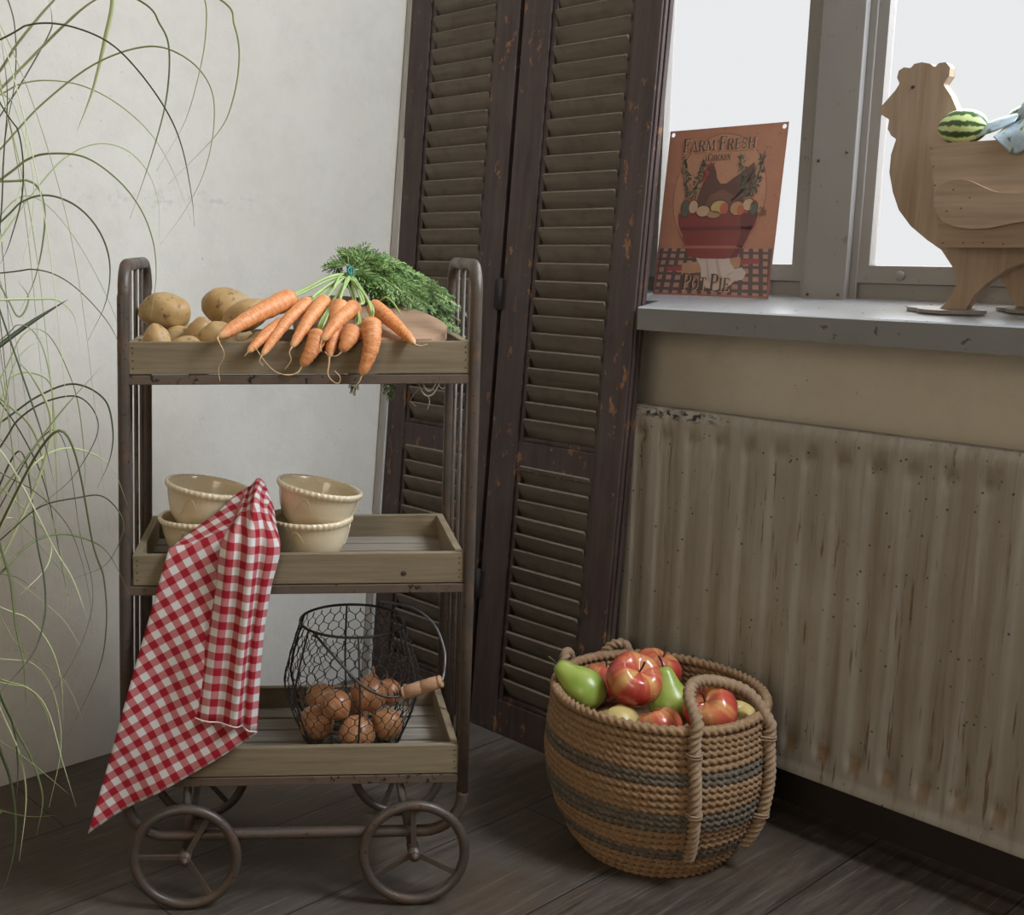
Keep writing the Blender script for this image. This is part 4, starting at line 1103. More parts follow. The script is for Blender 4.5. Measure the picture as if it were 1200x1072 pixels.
# back handle: the loop hangs outside, only its shoulders show over the rim
cB = cA + PI
def outp(a, dr, z): return Vector((math.cos(a) * (rrad(z) + dr), math.sin(a) * (rrad(z) + dr), z))
h = MB()
p_ = [outp(cB - R(25), 0.010, 0.06), outp(cB - R(25), 0.0115, 0.12), outp(cB - R(25), 0.0115, 0.18), outp(cB - R(25), 0.0115, 0.235), outp(cB - R(22), 0.009, 0.264), outp(cB - R(15), 0.016, 0.262), outp(cB - R(8), 0.024, 0.235), outp(cB, 0.027, 0.222), outp(cB + R(8), 0.024, 0.235), outp(cB + R(15), 0.016, 0.262), outp(cB + R(22), 0.009, 0.266), outp(cB + R(25), 0.0115, 0.235), outp(cB + R(25), 0.0115, 0.18), outp(cB + R(25), 0.0115, 0.12), outp(cB + R(25), 0.010, 0.06)]
h.tube(cr(p_, 12), 0.0072, 18, lobes=3, amp=0.26, twist=2 * PI / 0.030)
h.build('handle', M_ROPEH, rb)

# ------------------------------------------------------------------ apples and pears
def fruit_coords(m):
    v = m.tc(); s_ = m.sep(v)
    ang = m.n('Math', {0: s_[1], 1: s_[0]}, operation='ARCTAN2').outputs[0]
    oi = m.n('ObjectInfo').outputs['Random']
    return v, s_, ang, oi
m = Mat('red_apple_skin', 0.22, 0, 0.5)
v, s_, ang, oi = fruit_coords(m)
vec = m.n('CombineXYZ', {0: m.math('MULTIPLY', m.math('COSINE', ang), 3.0), 1: m.math('MULTIPLY', m.math('SINE', ang), 3.0), 2: m.math('MULTIPLY_ADD', s_[2], 6.0, m.math('MULTIPLY', oi, 8.0))}).outputs[0]
st = m.noise(vec, 3.4, 5, 0.7)
blush = m.noise(vec, 0.55, 2)
hgt = m.n('MapRange', {0: s_[2], 1: -0.03, 2: 0.034}).outputs[0]
f = m.math('ADD', m.math('MULTIPLY', st, 0.15), m.math('SUBTRACT', m.math('MULTIPLY', blush, 0.95), m.math('MULTIPLY', hgt, 0.36)))
c = m.ramp(f, [(0.02, (0.66, 0.38, 0.13)), (0.17, (0.62, 0.24, 0.09)), (0.29, (0.53, 0.10, 0.055)), (0.48, (0.40, 0.035, 0.035))])
c = m.mix(m.math('MULTIPLY', m.ramp(m.noise(v, 160, 2), [(0.66, 0), (0.72, 1)]), 0.35), c, (0.75, 0.55, 0.3))
m.color(c); m.b.inputs['Coat Weight'].default_value = 0.15
M_APPLE = m.m
m = Mat('yellow_apple_skin', 0.35, 0, 0.45)
c = m.mix(m.noise(m.tc(), 20, 4), (0.55, 0.40, 0.13), (0.66, 0.50, 0.19)); m.color(c); M_YAPPLE = m.m
m = Mat('green_pear_skin', 0.3, 0, 0.5)
v = m.tc()
c = m.mix(m.ramp(m.noise(v, 14, 4), [(0.35, 0), (0.65, 1)]), (0.24, 0.34, 0.05), (0.40, 0.45, 0.10))
c = m.mix(m.math('MULTIPLY', m.ramp(m.noise(v, 210, 2), [(0.62, 0), (0.7, 1)]), 0.4), c, (0.22, 0.2, 0.05)); m.color(c); M_PEAR = m.m
M_STEM = flat_mat('fruit_stem', (0.055, 0.042, 0.022), 0.8, 0.3, 200)
def prof_apple(r):
    P = []
    for k in range(29):
        th = PI * k / 28
        rr = r * (math.sin(th) ** 0.92 if 0 < k < 28 else 0)
        rr *= 1.0 + 0.04 * math.cos(th) * -1
        z = -r * 0.90 * math.cos(th)
        z += -r * 0.34 * math.exp(-((PI - th) / 0.42) ** 2) + r * 0.16 * math.exp(-(th / 0.35) ** 2)
        P.append((rr, z))
    return P
def fruit(kind, x, y, z, r, rot, label, cat, mat):
    mb = MB()
    if kind == 'apple':
        P = prof_apple(r); mb.lathe(P, 40, fn=lambda i, rr, zz, a: (rr * (1 + 0.022 * math.cos(5 * a + x * 50)), zz + r * 0.02 * math.cos(5 * a + 1)))
        top = P[-1][1]
        sp = [(0, 0, top - 0.001), (0.0006, 0, top + r * 0.22), (0.003, 0.001, top + r * 0.48)]; sr = [0.0013, 0.0011, 0.0017]
    else:
        P = [(0, -1.0), (0.18, -1.03), (0.45, -0.97), (0.75, -0.75), (0.95, -0.40), (1.0, -0.05), (0.95, 0.30), (0.80, 0.64), (0.62, 0.95), (0.50, 1.22), (0.42, 1.45), (0.32, 1.62), (0.16, 1.70), (0.04, 1.68)]
        PP = cr([(a * r, b * r, 0) for a, b in P], 3)
        mb.lathe([(max(0, p.x), p.y) for p in PP], 36, fn=lambda i, rr, zz, a: (rr * (1 + 0.02 * math.cos(3 * a + 1)), zz))
        top = 1.67 * r
        sp = [(0, 0, top - 0.002), (0.0015, 0, top + r * 0.25), (0.006, 0.001, top + r * 0.55)]; sr = [0.0016, 0.0013, 0.0019]
    o = mb.build(kind if kind != 'yapple' else 'apple', mat, None, (x, y, z), rot)
    tag(o, label, cat, 'fruit in the rope basket')
    s = MB(); s.tube(cr(sp, 5), [lerp(sr[0], sr[2], k / 10) for k in range(11)], 7); s.build('stem', M_STEM, o)
CD = Vector((-0.72, -0.50, 0))       # towards the camera, roughly
fruit('apple', 1.430, 1.024, 0.2735, 0.0425, (R(28), R(-26), 0.3), 'biggest red and yellow apple, topmost in the rope basket with its stem facing out', 'apple', M_APPLE)
fruit('apple', 1.540, 1.060, 0.252, 0.0395, (R(20), R(-10), 1.3), 'red apple at the back of the rope basket, half behind the topmost apple', 'apple', M_APPLE)
fruit('apple', 1.490, 1.125, 0.225, 0.036, (R(10), R(-10), 2.6), 'deep red apple showing only a sliver between the left pear and the topmost apple', 'apple', M_APPLE)
fruit('apple', 1.393, 0.950, 0.230, 0.0345, (R(22), R(-24), 4.0), 'small red apple low at the front rim of the rope basket', 'apple', M_APPLE)
fruit('apple', 1.462, 0.910, 0.252, 0.0400, (R(35), R(-22), 5.2), 'red apple under the front rope handle at the right of the basket', 'apple', M_APPLE)
fruit('apple', 1.392, 1.022, 0.212, 0.033, (R(150), R(20), 0.6), 'yellowish apple low below the topmost apple, only a patch showing at the rim', 'apple', M_YAPPLE)
fruit('apple', 1.520, 0.900, 0.222, 0.033, (R(160), R(0), 2.0), 'yellow apple at the right rim, partly behind the apple under the handle', 'apple', M_YAPPLE)
def aim(d, roll=0):
    return Vector(d).to_track_quat('Z', 'Y').to_euler()
fruit('pear', 1.395, 1.092, 0.246, 0.0330, aim((-0.28, 0.60, 0.52)), 'green pear lying at the left rim of the rope basket, stem to the left', 'pear', M_PEAR)
fruit('pear', 1.470, 0.985, 0.235, 0.0340, aim((0.05, 0.25, 0.75)), 'green pear standing among the apples, right of the topmost apple', 'pear', M_PEAR)
BLADES = [
[(0.424,1.319,0.45),(0.442,1.323,0.662),(0.465,1.328,0.921),(0.55,1.251,1.033),(0.586,1.219,1.08),(0.631,1.178,1.122),(0.675,1.139,1.139),(0.705,1.111,1.125),(0.721,1.093,1.095),(0.72,1.087,1.055),(0.707,1.087,1.008),(0.685,1.092,0.967),(0.656,1.098,0.93)],
[(0.455,1.358,0.45),(0.438,1.325,0.729),(0.416,1.285,1.069),(0.539,1.211,1.141),(0.564,1.195,1.156),(0.596,1.178,1.157),(0.634,1.16,1.143),(0.663,1.147,1.115),(0.691,1.135,1.073),(0.706,1.129,1.034),(0.715,1.126,0.982),(0.717,1.125,0.95)],
[(0.432,1.327,0.45),(0.459,1.375,0.71),(0.492,1.434,1.028),(0.587,1.326,1.1),(0.603,1.309,1.111),(0.628,1.287,1.115),(0.659,1.263,1.109),(0.69,1.239,1.089),(0.718,1.217,1.057),(0.737,1.2,1.014),(0.75,1.184,0.958)],
[(0.413,1.366,0.45),(0.429,1.353,0.658),(0.45,1.337,0.912),(0.545,1.243,1.0),(0.569,1.22,1.022),(0.589,1.199,1.027),(0.614,1.175,1.022),(0.639,1.152,0.998),(0.654,1.133,0.968),(0.66,1.119,0.934),(0.657,1.109,0.9),(0.648,1.101,0.873),(0.639,1.093,0.85)],
[(0.448,1.322,0.45),(0.466,1.337,0.614),(0.487,1.357,0.815),(0.588,1.348,0.939),(0.629,1.345,0.99),(0.67,1.34,1.033),(0.711,1.334,1.052),(0.749,1.331,1.047),(0.78,1.332,1.022),(0.8,1.34,0.983),(0.808,1.354,0.938)],
[(0.444,1.361,0.45),(0.439,1.326,0.63),(0.434,1.283,0.849),(0.553,1.267,0.955),(0.579,1.263,0.978),(0.608,1.258,0.985),(0.64,1.252,0.973),(0.665,1.248,0.945),(0.678,1.25,0.908),(0.676,1.259,0.863),(0.658,1.273,0.817)],
[(0.436,1.35,0.45),(0.477,1.396,0.703),(0.527,1.452,1.013),(0.595,1.343,1.109),(0.623,1.298,1.149),(0.637,1.26,1.173),(0.655,1.218,1.196),(0.695,1.162,1.219)],
[(0.428,1.315,0.45),(0.478,1.356,0.708),(0.539,1.406,1.024),(0.569,1.283,1.121),(0.577,1.249,1.148),(0.599,1.205,1.187),(0.619,1.162,1.212)],
[(0.433,1.328,0.45),(0.463,1.32,0.681),(0.499,1.311,0.962),(0.598,1.355,1.08),(0.631,1.37,1.118),(0.673,1.374,1.181),(0.689,1.396,1.205),(0.698,1.421,1.232)],
[(0.453,1.361,0.45),(0.476,1.336,0.883),(0.503,1.305,1.412),(0.574,1.327,1.27),(0.605,1.336,1.208),(0.617,1.346,1.175),(0.621,1.361,1.124),(0.616,1.379,1.07),(0.612,1.395,1.01)],
[(0.436,1.336,0.45),(0.446,1.323,0.832),(0.459,1.307,1.3),(0.596,1.247,1.242),(0.698,1.202,1.199),(0.721,1.194,1.174),(0.731,1.192,1.147),(0.73,1.2,1.092),(0.716,1.214,1.028),(0.695,1.229,0.96)],
[(0.449,1.313,0.45),(0.486,1.271,0.833),(0.531,1.221,1.301),(0.657,1.149,1.234),(0.741,1.101,1.189),(0.752,1.092,1.163),(0.756,1.089,1.131),(0.75,1.093,1.087),(0.734,1.101,1.05),(0.687,1.129,0.995)],
[(0.417,1.342,0.45),(0.445,1.272,0.846),(0.48,1.187,1.33),(0.617,1.141,1.26),(0.711,1.11,1.213),(0.729,1.114,1.19),(0.738,1.125,1.166),(0.741,1.141,1.128),(0.734,1.166,1.068),(0.712,1.195,1.013)],
[(0.46,1.322,0.45),(0.477,1.293,0.878),(0.499,1.259,1.401),(0.605,1.223,1.287),(0.661,1.204,1.228),(0.667,1.203,1.195),(0.66,1.209,1.155),(0.648,1.219,1.101),(0.631,1.228,1.055)],
[(0.438,1.327,0.45),(0.439,1.356,0.645),(0.439,1.391,0.884),(0.557,1.284,0.898),(0.587,1.257,0.902),(0.61,1.232,0.891),(0.631,1.205,0.863),(0.645,1.181,0.828),(0.647,1.16,0.779)],
[(0.419,1.344,0.45),(0.418,1.281,0.589),(0.416,1.204,0.759),(0.548,1.273,0.818),(0.601,1.3,0.841),(0.659,1.323,0.864)],
[(0.404,1.324,0.45),(0.47,1.387,0.79),(0.552,1.464,1.206),(0.596,1.347,1.106),(0.603,1.329,1.09),(0.613,1.314,1.029),(0.61,1.3,0.992),(0.599,1.29,0.948),(0.585,1.28,0.919),(0.572,1.268,0.884)],
[(0.414,1.33,0.45),(0.42,1.341,0.697),(0.427,1.354,0.999),(0.586,1.336,1.003),(0.62,1.332,1.004),(0.637,1.336,0.987),(0.643,1.346,0.949),(0.635,1.36,0.891),(0.62,1.377,0.848)],
[(0.403,1.352,0.45),(0.431,1.305,0.795),(0.466,1.249,1.216),(0.547,1.237,1.078),(0.565,1.234,1.046),(0.568,1.239,0.989),(0.555,1.249,0.934),(0.545,1.255,0.909)],
[(0.444,1.368,0.45),(0.475,1.343,0.609),(0.512,1.312,0.803),(0.592,1.359,0.934),(0.629,1.381,0.995),(0.653,1.406,1.063),(0.661,1.439,1.104),(0.655,1.48,1.123)],
[(0.458,1.357,0.45),(0.474,1.308,0.56),(0.494,1.249,0.695),(0.515,1.227,0.852),(0.529,1.213,0.954),(0.53,1.199,1.019),(0.53,1.182,1.082),(0.519,1.167,1.141)],
[(0.437,1.359,0.45),(0.422,1.302,0.638),(0.404,1.233,0.868),(0.555,1.283,0.868),(0.606,1.3,0.867),(0.645,1.321,0.863),(0.677,1.344,0.84),(0.697,1.371,0.797)],
[(0.427,1.318,0.45),(0.44,1.311,0.51),(0.457,1.303,0.574),(0.533,1.252,0.705),(0.551,1.241,0.735),(0.576,1.223,0.755),(0.604,1.201,0.761),(0.616,1.182,0.743),(0.611,1.171,0.718),(0.581,1.169,0.678),(0.549,1.17,0.655),(0.496,1.176,0.623)],
[(0.42,1.311,0.45),(0.441,1.251,0.527),(0.467,1.178,0.621),(0.542,1.269,0.729),(0.579,1.315,0.784),(0.617,1.355,0.804),(0.655,1.393,0.81)],
[(0.447,1.332,0.45),(0.478,1.317,0.697),(0.516,1.298,0.998),(0.53,1.226,0.856),(0.537,1.19,0.785),(0.538,1.154,0.731),(0.533,1.12,0.685)],
[(0.459,1.335,0.45),(0.47,1.348,0.614),(0.483,1.364,0.815),(0.534,1.253,0.712),(0.549,1.22,0.681),(0.555,1.19,0.651),(0.554,1.157,0.604),(0.545,1.125,0.555),(0.531,1.098,0.523)],
[(0.403,1.32,0.45),(0.423,1.337,0.583),(0.447,1.358,0.745),(0.524,1.235,0.678),(0.548,1.197,0.658),(0.563,1.159,0.629),(0.563,1.127,0.598),(0.556,1.095,0.56),(0.542,1.066,0.529)],
[(0.402,1.339,0.45),(0.447,1.382,0.574),(0.501,1.434,0.727),(0.57,1.323,0.819),(0.583,1.301,0.837),(0.594,1.279,0.827),(0.597,1.257,0.791),(0.591,1.232,0.722),(0.577,1.209,0.659)],
[(0.407,1.342,0.45),(0.422,1.283,0.546),(0.44,1.211,0.663),(0.538,1.254,0.782),(0.576,1.271,0.829),(0.611,1.283,0.826),(0.641,1.294,0.778),(0.66,1.307,0.728),(0.67,1.318,0.651),(0.675,1.336,0.609)],
[(0.459,1.339,0.45),(0.451,1.355,0.532),(0.442,1.376,0.632),(0.568,1.33,0.72),(0.611,1.314,0.75),(0.649,1.296,0.763),(0.679,1.278,0.744),(0.684,1.268,0.708),(0.677,1.264,0.673),(0.659,1.265,0.638)],
[(0.402,1.335,0.45),(0.398,1.301,0.51),(0.393,1.259,0.506),(0.516,1.227,0.603),(0.559,1.216,0.636),(0.598,1.198,0.645),(0.622,1.186,0.646),(0.636,1.173,0.629),(0.637,1.165,0.606),(0.615,1.166,0.571),(0.581,1.178,0.557)],
[(0.45,1.34,0.45),(0.417,1.26,0.51),(0.378,1.163,0.5),(0.512,1.22,0.567),(0.552,1.237,0.588),(0.595,1.248,0.593),(0.638,1.252,0.578),(0.669,1.259,0.552),(0.695,1.257,0.494)],
[(0.415,1.322,0.45),(0.425,1.299,0.51),(0.439,1.271,0.535),(0.51,1.204,0.662),(0.53,1.185,0.698),(0.563,1.161,0.75),(0.599,1.131,0.801)],
[(0.409,1.313,0.45),(0.413,1.256,0.51),(0.418,1.187,0.502),(0.518,1.228,0.619),(0.565,1.248,0.675),(0.608,1.259,0.692),(0.649,1.265,0.683),(0.683,1.27,0.657),(0.705,1.275,0.608)],
[(0.459,1.334,0.45),(0.482,1.344,0.705),(0.509,1.355,1.017),(0.591,1.364,0.88),(0.613,1.367,0.843),(0.631,1.374,0.864),(0.626,1.391,0.885)],
[(0.447,1.355,0.45),(0.473,1.337,0.518),(0.504,1.315,0.601),(0.578,1.352,0.738),(0.595,1.36,0.768),(0.622,1.36,0.774),(0.648,1.358,0.757),(0.651,1.361,0.708),(0.65,1.357,0.625),(0.643,1.357,0.564)],
[(0.413,1.362,0.45),(0.437,1.331,0.51),(0.467,1.293,0.426),(0.529,1.26,0.569),(0.568,1.239,0.658),(0.581,1.221,0.731),(0.558,1.213,0.784),(0.528,1.204,0.813)],
[(0.42,1.349,0.45),(0.434,1.298,0.545),(0.45,1.234,0.662),(0.562,1.332,0.604),(0.599,1.364,0.585),(0.655,1.37,0.512),(0.692,1.39,0.463)],
[(0.449,1.342,0.45),(0.437,1.293,0.523),(0.422,1.233,0.613),(0.546,1.303,0.542),(0.576,1.32,0.526),(0.612,1.327,0.494)],
[(0.416,1.365,0.45),(0.43,1.341,0.635),(0.448,1.311,0.862),(0.563,1.314,0.75),(0.595,1.315,0.719),(0.612,1.322,0.687),(0.621,1.33,0.648),(0.629,1.34,0.619)],
[(0.458,1.368,0.45),(0.485,1.412,0.576),(0.518,1.465,0.731),(0.571,1.347,0.637),(0.598,1.286,0.588),(0.582,1.248,0.559),(0.533,1.224,0.534)],
[(0.454,1.318,0.45),(0.488,1.374,0.51),(0.53,1.443,0.552),(0.538,1.283,0.548),(0.54,1.252,0.547),(0.551,1.212,0.532),(0.561,1.17,0.514),(0.563,1.128,0.489)],
[(0.404,1.32,0.45),(0.41,1.325,0.51),(0.417,1.331,0.581),(0.551,1.319,0.494),(0.585,1.316,0.472),(0.609,1.309,0.432),(0.619,1.305,0.385),(0.619,1.304,0.335)],
[(0.445,1.366,0.45),(0.411,1.331,0.51),(0.37,1.289,0.497),(0.52,1.253,0.454),(0.551,1.245,0.445),(0.569,1.236,0.422),(0.576,1.226,0.384),(0.572,1.216,0.337),(0.549,1.205,0.277)],
[(0.455,1.311,0.45),(0.515,1.32,0.555),(0.589,1.331,0.682),(0.55,1.204,0.592),(0.539,1.168,0.566),(0.521,1.132,0.536),(0.491,1.101,0.509),(0.445,1.078,0.487)],
[(0.449,1.357,0.45),(0.543,1.366,0.561),(0.658,1.377,0.696),(0.643,1.281,0.569),(0.639,1.251,0.529),(0.625,1.227,0.498),(0.597,1.207,0.462),(0.56,1.192,0.43),(0.515,1.183,0.411)],
[(0.453,1.322,0.45),(0.468,1.322,0.51),(0.487,1.322,0.549),(0.527,1.276,0.401),(0.538,1.263,0.358),(0.55,1.249,0.32),(0.555,1.235,0.276),(0.542,1.228,0.234)],
[(0.454,1.356,0.45),(0.474,1.353,0.51),(0.5,1.349,0.53),(0.514,1.245,0.41),(0.517,1.221,0.382),(0.509,1.195,0.344),(0.493,1.171,0.305)],
[(0.402,1.312,0.45),(0.428,1.28,0.51),(0.46,1.242,0.538),(0.488,1.205,0.385),(0.492,1.199,0.363),(0.497,1.19,0.334),(0.495,1.177,0.295),(0.486,1.166,0.257),(0.467,1.157,0.218)],
[(0.452,1.346,0.45),(0.426,1.315,0.51),(0.395,1.276,0.475),(0.5,1.217,0.369),(0.529,1.201,0.34),(0.562,1.176,0.3)],
[(0.446,1.341,0.45),(0.408,1.308,0.51),(0.362,1.267,0.497),(0.485,1.172,0.458),(0.508,1.153,0.451),(0.52,1.133,0.429),(0.521,1.103,0.378),(0.521,1.076,0.338)],
[(0.45,1.315,0.45),(0.488,1.22,0.581),(0.534,1.105,0.741),(0.59,1.146,0.597),(0.607,1.158,0.556),(0.613,1.168,0.496),(0.607,1.182,0.437),(0.572,1.199,0.359)],
[(0.447,1.329,0.45),(0.44,1.326,0.47),(0.431,1.323,0.384),(0.476,1.188,0.311),(0.479,1.179,0.307),(0.504,1.159,0.299),(0.528,1.143,0.299)],
[(0.458,1.316,0.45),(0.473,1.29,0.584),(0.49,1.259,0.748),(0.515,1.224,0.594),(0.52,1.215,0.559),(0.519,1.203,0.507),(0.521,1.192,0.466),(0.515,1.179,0.417)],
[(0.453,1.341,0.45),(0.466,1.264,0.575),(0.482,1.171,0.728),(0.561,1.178,0.589),(0.579,1.18,0.556),(0.592,1.182,0.519),(0.601,1.192,0.5)],
[(0.447,1.314,0.45),(0.416,1.245,0.51),(0.378,1.161,0.527),(0.503,1.216,0.444),(0.544,1.234,0.417),(0.571,1.252,0.377),(0.587,1.271,0.33)],
[(0.418,1.36,0.45),(0.467,1.39,0.512),(0.526,1.427,0.587),(0.543,1.303,0.488),(0.549,1.265,0.458),(0.578,1.214,0.426),(0.581,1.167,0.383)],
[(0.41,1.362,0.45),(0.425,1.286,0.51),(0.443,1.193,0.563),(0.496,1.204,0.413),(0.517,1.208,0.352),(0.526,1.216,0.292),(0.515,1.219,0.215)]]
# ------------------------------------------------------------------ tin sign
SWD, SHT = 0.2225, 0.2815
SGP = Vector((1.7570, 1.1460, 0.8436))
SGR = (R(-5.6), 0, R(-90))
cols = {'bg': (0.42, 0.165, 0.085), 'bg2': (0.47, 0.215, 0.115), 'edge': (0.33, 0.095, 0.055), 'ring': (0.30, 0.10, 0.05), 'ink': (0.075, 0.04, 0.025), 'halo': (0.60, 0.36, 0.22), 'hen': (0.105, 0.035, 0.02), 'hen2': (0.17, 0.065, 0.035), 'hend': (0.05, 0.02, 0.015),
        'comb': (0.30, 0.04, 0.03), 'bowl': (0.215, 0.026, 0.018), 'bowld': (0.125, 0.014, 0.012), 'bowll': (0.36, 0.10, 0.075), 'egg': (0.52, 0.33, 0.20), 'egg2': (0.42, 0.22, 0.10), 'yel': (0.50, 0.34, 0.12), 'leaf': (0.075, 0.085, 0.05), 'leaf2': (0.12, 0.13, 0.08), 'car': (0.45, 0.10, 0.04),
        'cl0': (0.42, 0.20, 0.14), 'cl1': (0.10, 0.055, 0.045), 'cloth': (0.55, 0.42, 0.36), 'cloth2': (0.42, 0.31, 0.26), 'pin': (0.43, 0.21, 0.11), 'pinh': (0.30, 0.045, 0.035), 'back': (0.30, 0.28, 0.26), 'dkgr': (0.075, 0.085, 0.05)}
cn = list(cols)
def sign_mat(k):
    m = Mat('sign_print_' + k, 0.42, 0, 0.4); v = m.tc()
    c = [x * 0.92 + 0.045 for x in cols[k]]
    cc = m.mix(m.noise(v, 26, 5, 0.7), [x * 0.82 for x in c], [min(1, x * 1.15) for x in c])
    if k in ('bg', 'bg2'):
        cc = m.mix(m.math('MULTIPLY', m.ramp(m.noise(v, 130, 3), [(0.62, 0), (0.70, 1)]), 0.45), cc, (0.16, 0.07, 0.04))
    m.color(cc); return m.m
smats = [sign_mat(k) for k in cn]
MI = {k: i for i, k in enumerate(cn)}
sg = MB()
def S3(a, b, lay): return Vector(((a - 0.5) * SWD, -0.0011 - 0.00006 * lay, b * SHT))
def poly(pts, k, lay): sg.add([S3(a, b, lay) for a, b in pts], [tuple(range(len(pts)))], MI[k])
def rect(a0, b0, a1, b1, k, lay): poly([(a0, b0), (a1, b0), (a1, b1), (a0, b1)], k, lay)
ASP = SWD / SHT
def oval(ca, cb, ra, rb_, k, lay, n=24, rot=0.0):
    P = []
    for i in range(n):
        t = 2 * PI * i / n; x = math.cos(t) * ra; y = math.sin(t) * rb_
        c_, s_ = math.cos(rot), math.sin(rot)
        P.append((ca + x * c_ - y * s_ * 1.0, cb + (x * s_ + y * c_)))
    poly(P, k, lay)
# tin plate with two punched holes at the top corners
HS = 0.06; hb = 0.06 * ASP
def plate(y_, k, lay_unused=0, flip=False):
    def q(a, b): return Vector(((a - 0.5) * SWD, y_, b * SHT))
    for r_ in ((0, 0, 1, 1 - hb), (HS, 1 - hb, 1 - HS, 1)):
        sg.add([q(r_[0], r_[1]), q(r_[2], r_[1]), q(r_[2], r_[3]), q(r_[0], r_[3])], [(0, 1, 2, 3)], MI[k])
    for a0 in (0, 1 - HS):
        sq = []; ci = []; n = 24
        for i in range(n):
            t = 2 * PI * i / n; c_, s_ = math.cos(t), math.sin(t); mx_ = max(abs(c_), abs(s_))
            sq.append(q(a0 + HS / 2 + c_ / mx_ * HS / 2, 1 - hb / 2 + s_ / mx_ * hb / 2))
            ci.append(q(a0 + HS / 2 + c_ * HS * 0.29, 1 - hb / 2 + s_ * hb * 0.29))
        sg.add(sq + ci, [(i, (i + 1) % n, n + (i + 1) % n, n + i) for i in range(n)], MI[k])
plate(-0.0010, 'bg'); plate(0.0, 'back')
e = 0.0010
sg.box((0, -e / 2, 0.0004), (SWD, e, 0.0008), None, MI['edge']); sg.box((0, -e / 2, SHT - 0.0004), (SWD, e, 0.0008), None, MI['edge'])
for sx_ in (-1, 1): sg.box((sx_ * (SWD / 2 - 0.0004), -e / 2, SHT / 2), (0.0008, e, SHT), None, MI['edge'])
# ground: paler oval with a thin ring
oval(0.49, 0.60, 0.40, 0.365, 'ring', 1, 48); oval(0.49, 0.60, 0.392, 0.358, 'bg2', 2, 48)
rect(0.0, 0.0, 1.0, 0.012, 'edge', 5); rect(0, 0, 0.012, 0.29, 'edge', 5); rect(0.988, 0, 1, 0.29, 'edge', 5)
# checked table cloth
rect(0.012, 0.012, 0.988, 0.285, 'cl0', 3)
for i in range(13):
    x0 = 0.02 + i * 0.078; xb = 0.5 + (x0 - 0.5) * 1.12
    poly([(max(0.012, min(0.988, xb)), 0.012), (max(0.012, min(0.988, xb + 0.036)), 0.012), (min(0.988, x0 + 0.036), 0.285), (min(0.988, x0), 0.285)], 'cl1', 4)
for i, y in enumerate((0.028, 0.075, 0.122, 0.168, 0.212, 0.252)): rect(0.012, y, 0.988, y + 0.020 - i * 0.001, 'cl1', 5)
# rolling pin and white cloth
poly([(0.10, 0.145), (0.24, 0.150), (0.24, 0.178), (0.10, 0.172)], 'pinh', 6); poly([(0.24, 0.125), (0.74, 0.175), (0.74, 0.235), (0.24, 0.195)], 'pin', 6)
poly([(0.74, 0.190), (0.90, 0.200), (0.90, 0.228), (0.74, 0.222)], 'pinh', 6)
poly([(0.34, 0.245), (0.38, 0.262), (0.46, 0.258), (0.56, 0.268), (0.64, 0.255), (0.66, 0.20), (0.70, 0.165), (0.76, 0.175), (0.80, 0.145), (0.78, 0.105), (0.71, 0.095), (0.68, 0.070), (0.62, 0.05), (0.55, 0.035), (0.47, 0.055), (0.42, 0.10), (0.41, 0.17), (0.37, 0.215)], 'cloth', 7)
poly([(0.52, 0.25), (0.535, 0.25), (0.60, 0.12), (0.58, 0.07)], 'cloth2', 8); poly([(0.44, 0.24), (0.452, 0.24), (0.50, 0.10), (0.488, 0.08)], 'cloth2', 8); poly([(0.64, 0.13), (0.70, 0.155), (0.70, 0.148), (0.645, 0.118)], 'cloth2', 8)
# bowl
poly([(0.155, 0.495), (0.845, 0.495), (0.835, 0.44), (0.82, 0.41), (0.18, 0.41), (0.165, 0.44)], 'bowl', 9)
poly([(0.18, 0.41), (0.82, 0.41), (0.79, 0.375), (0.775, 0.335), (0.225, 0.335), (0.21, 0.375)], 'bowl', 9)
poly([(0.225, 0.335), (0.775, 0.335), (0.74, 0.285), (0.71, 0.235), (0.60, 0.225), (0.40, 0.225), (0.29, 0.235), (0.26, 0.285)], 'bowl', 9)
poly([(0.18, 0.415), (0.82, 0.415), (0.808, 0.395), (0.19, 0.395)], 'bowld', 10); poly([(0.222, 0.302), (0.778, 0.302), (0.765, 0.285), (0.235, 0.285)], 'bowll', 10)
poly([(0.70, 0.49), (0.845, 0.495), (0.80, 0.40), (0.74, 0.285), (0.70, 0.24), (0.66, 0.235), (0.72, 0.36)], 'bowld', 10)
# hen
poly([(0.30, 0.50), (0.31, 0.585), (0.335, 0.65), (0.36, 0.70), (0.355, 0.735), (0.365, 0.765), (0.39, 0.785), (0.425, 0.78), (0.45, 0.745), (0.465, 0.70), (0.50, 0.668), (0.55, 0.668), (0.60, 0.695), (0.66, 0.725), (0.71, 0.755), (0.765, 0.785), (0.775, 0.74), (0.79, 0.70), (0.775, 0.64), (0.755, 0.585), (0.72, 0.53), (0.70, 0.50)], 'hen', 9)
poly([(0.36, 0.505), (0.42, 0.60), (0.52, 0.635), (0.62, 0.60), (0.66, 0.54), (0.64, 0.505)], 'hen2', 10)
for i in range(6):
    t = i / 5; poly([(0.58 + 0.02 * i, 0.56 + 0.012 * i), (0.71 + 0.012 * i, 0.615 + 0.028 * i), (0.715 + 0.012 * i, 0.600 + 0.028 * i), (0.59 + 0.02 * i, 0.548 + 0.012 * i)], 'hend' if i % 2 else 'hen2', 11)
poly([(0.365, 0.765), (0.37, 0.795), (0.385, 0.785), (0.395, 0.805), (0.41, 0.79), (0.43, 0.80), (0.43, 0.775), (0.40, 0.78)], 'comb', 12)
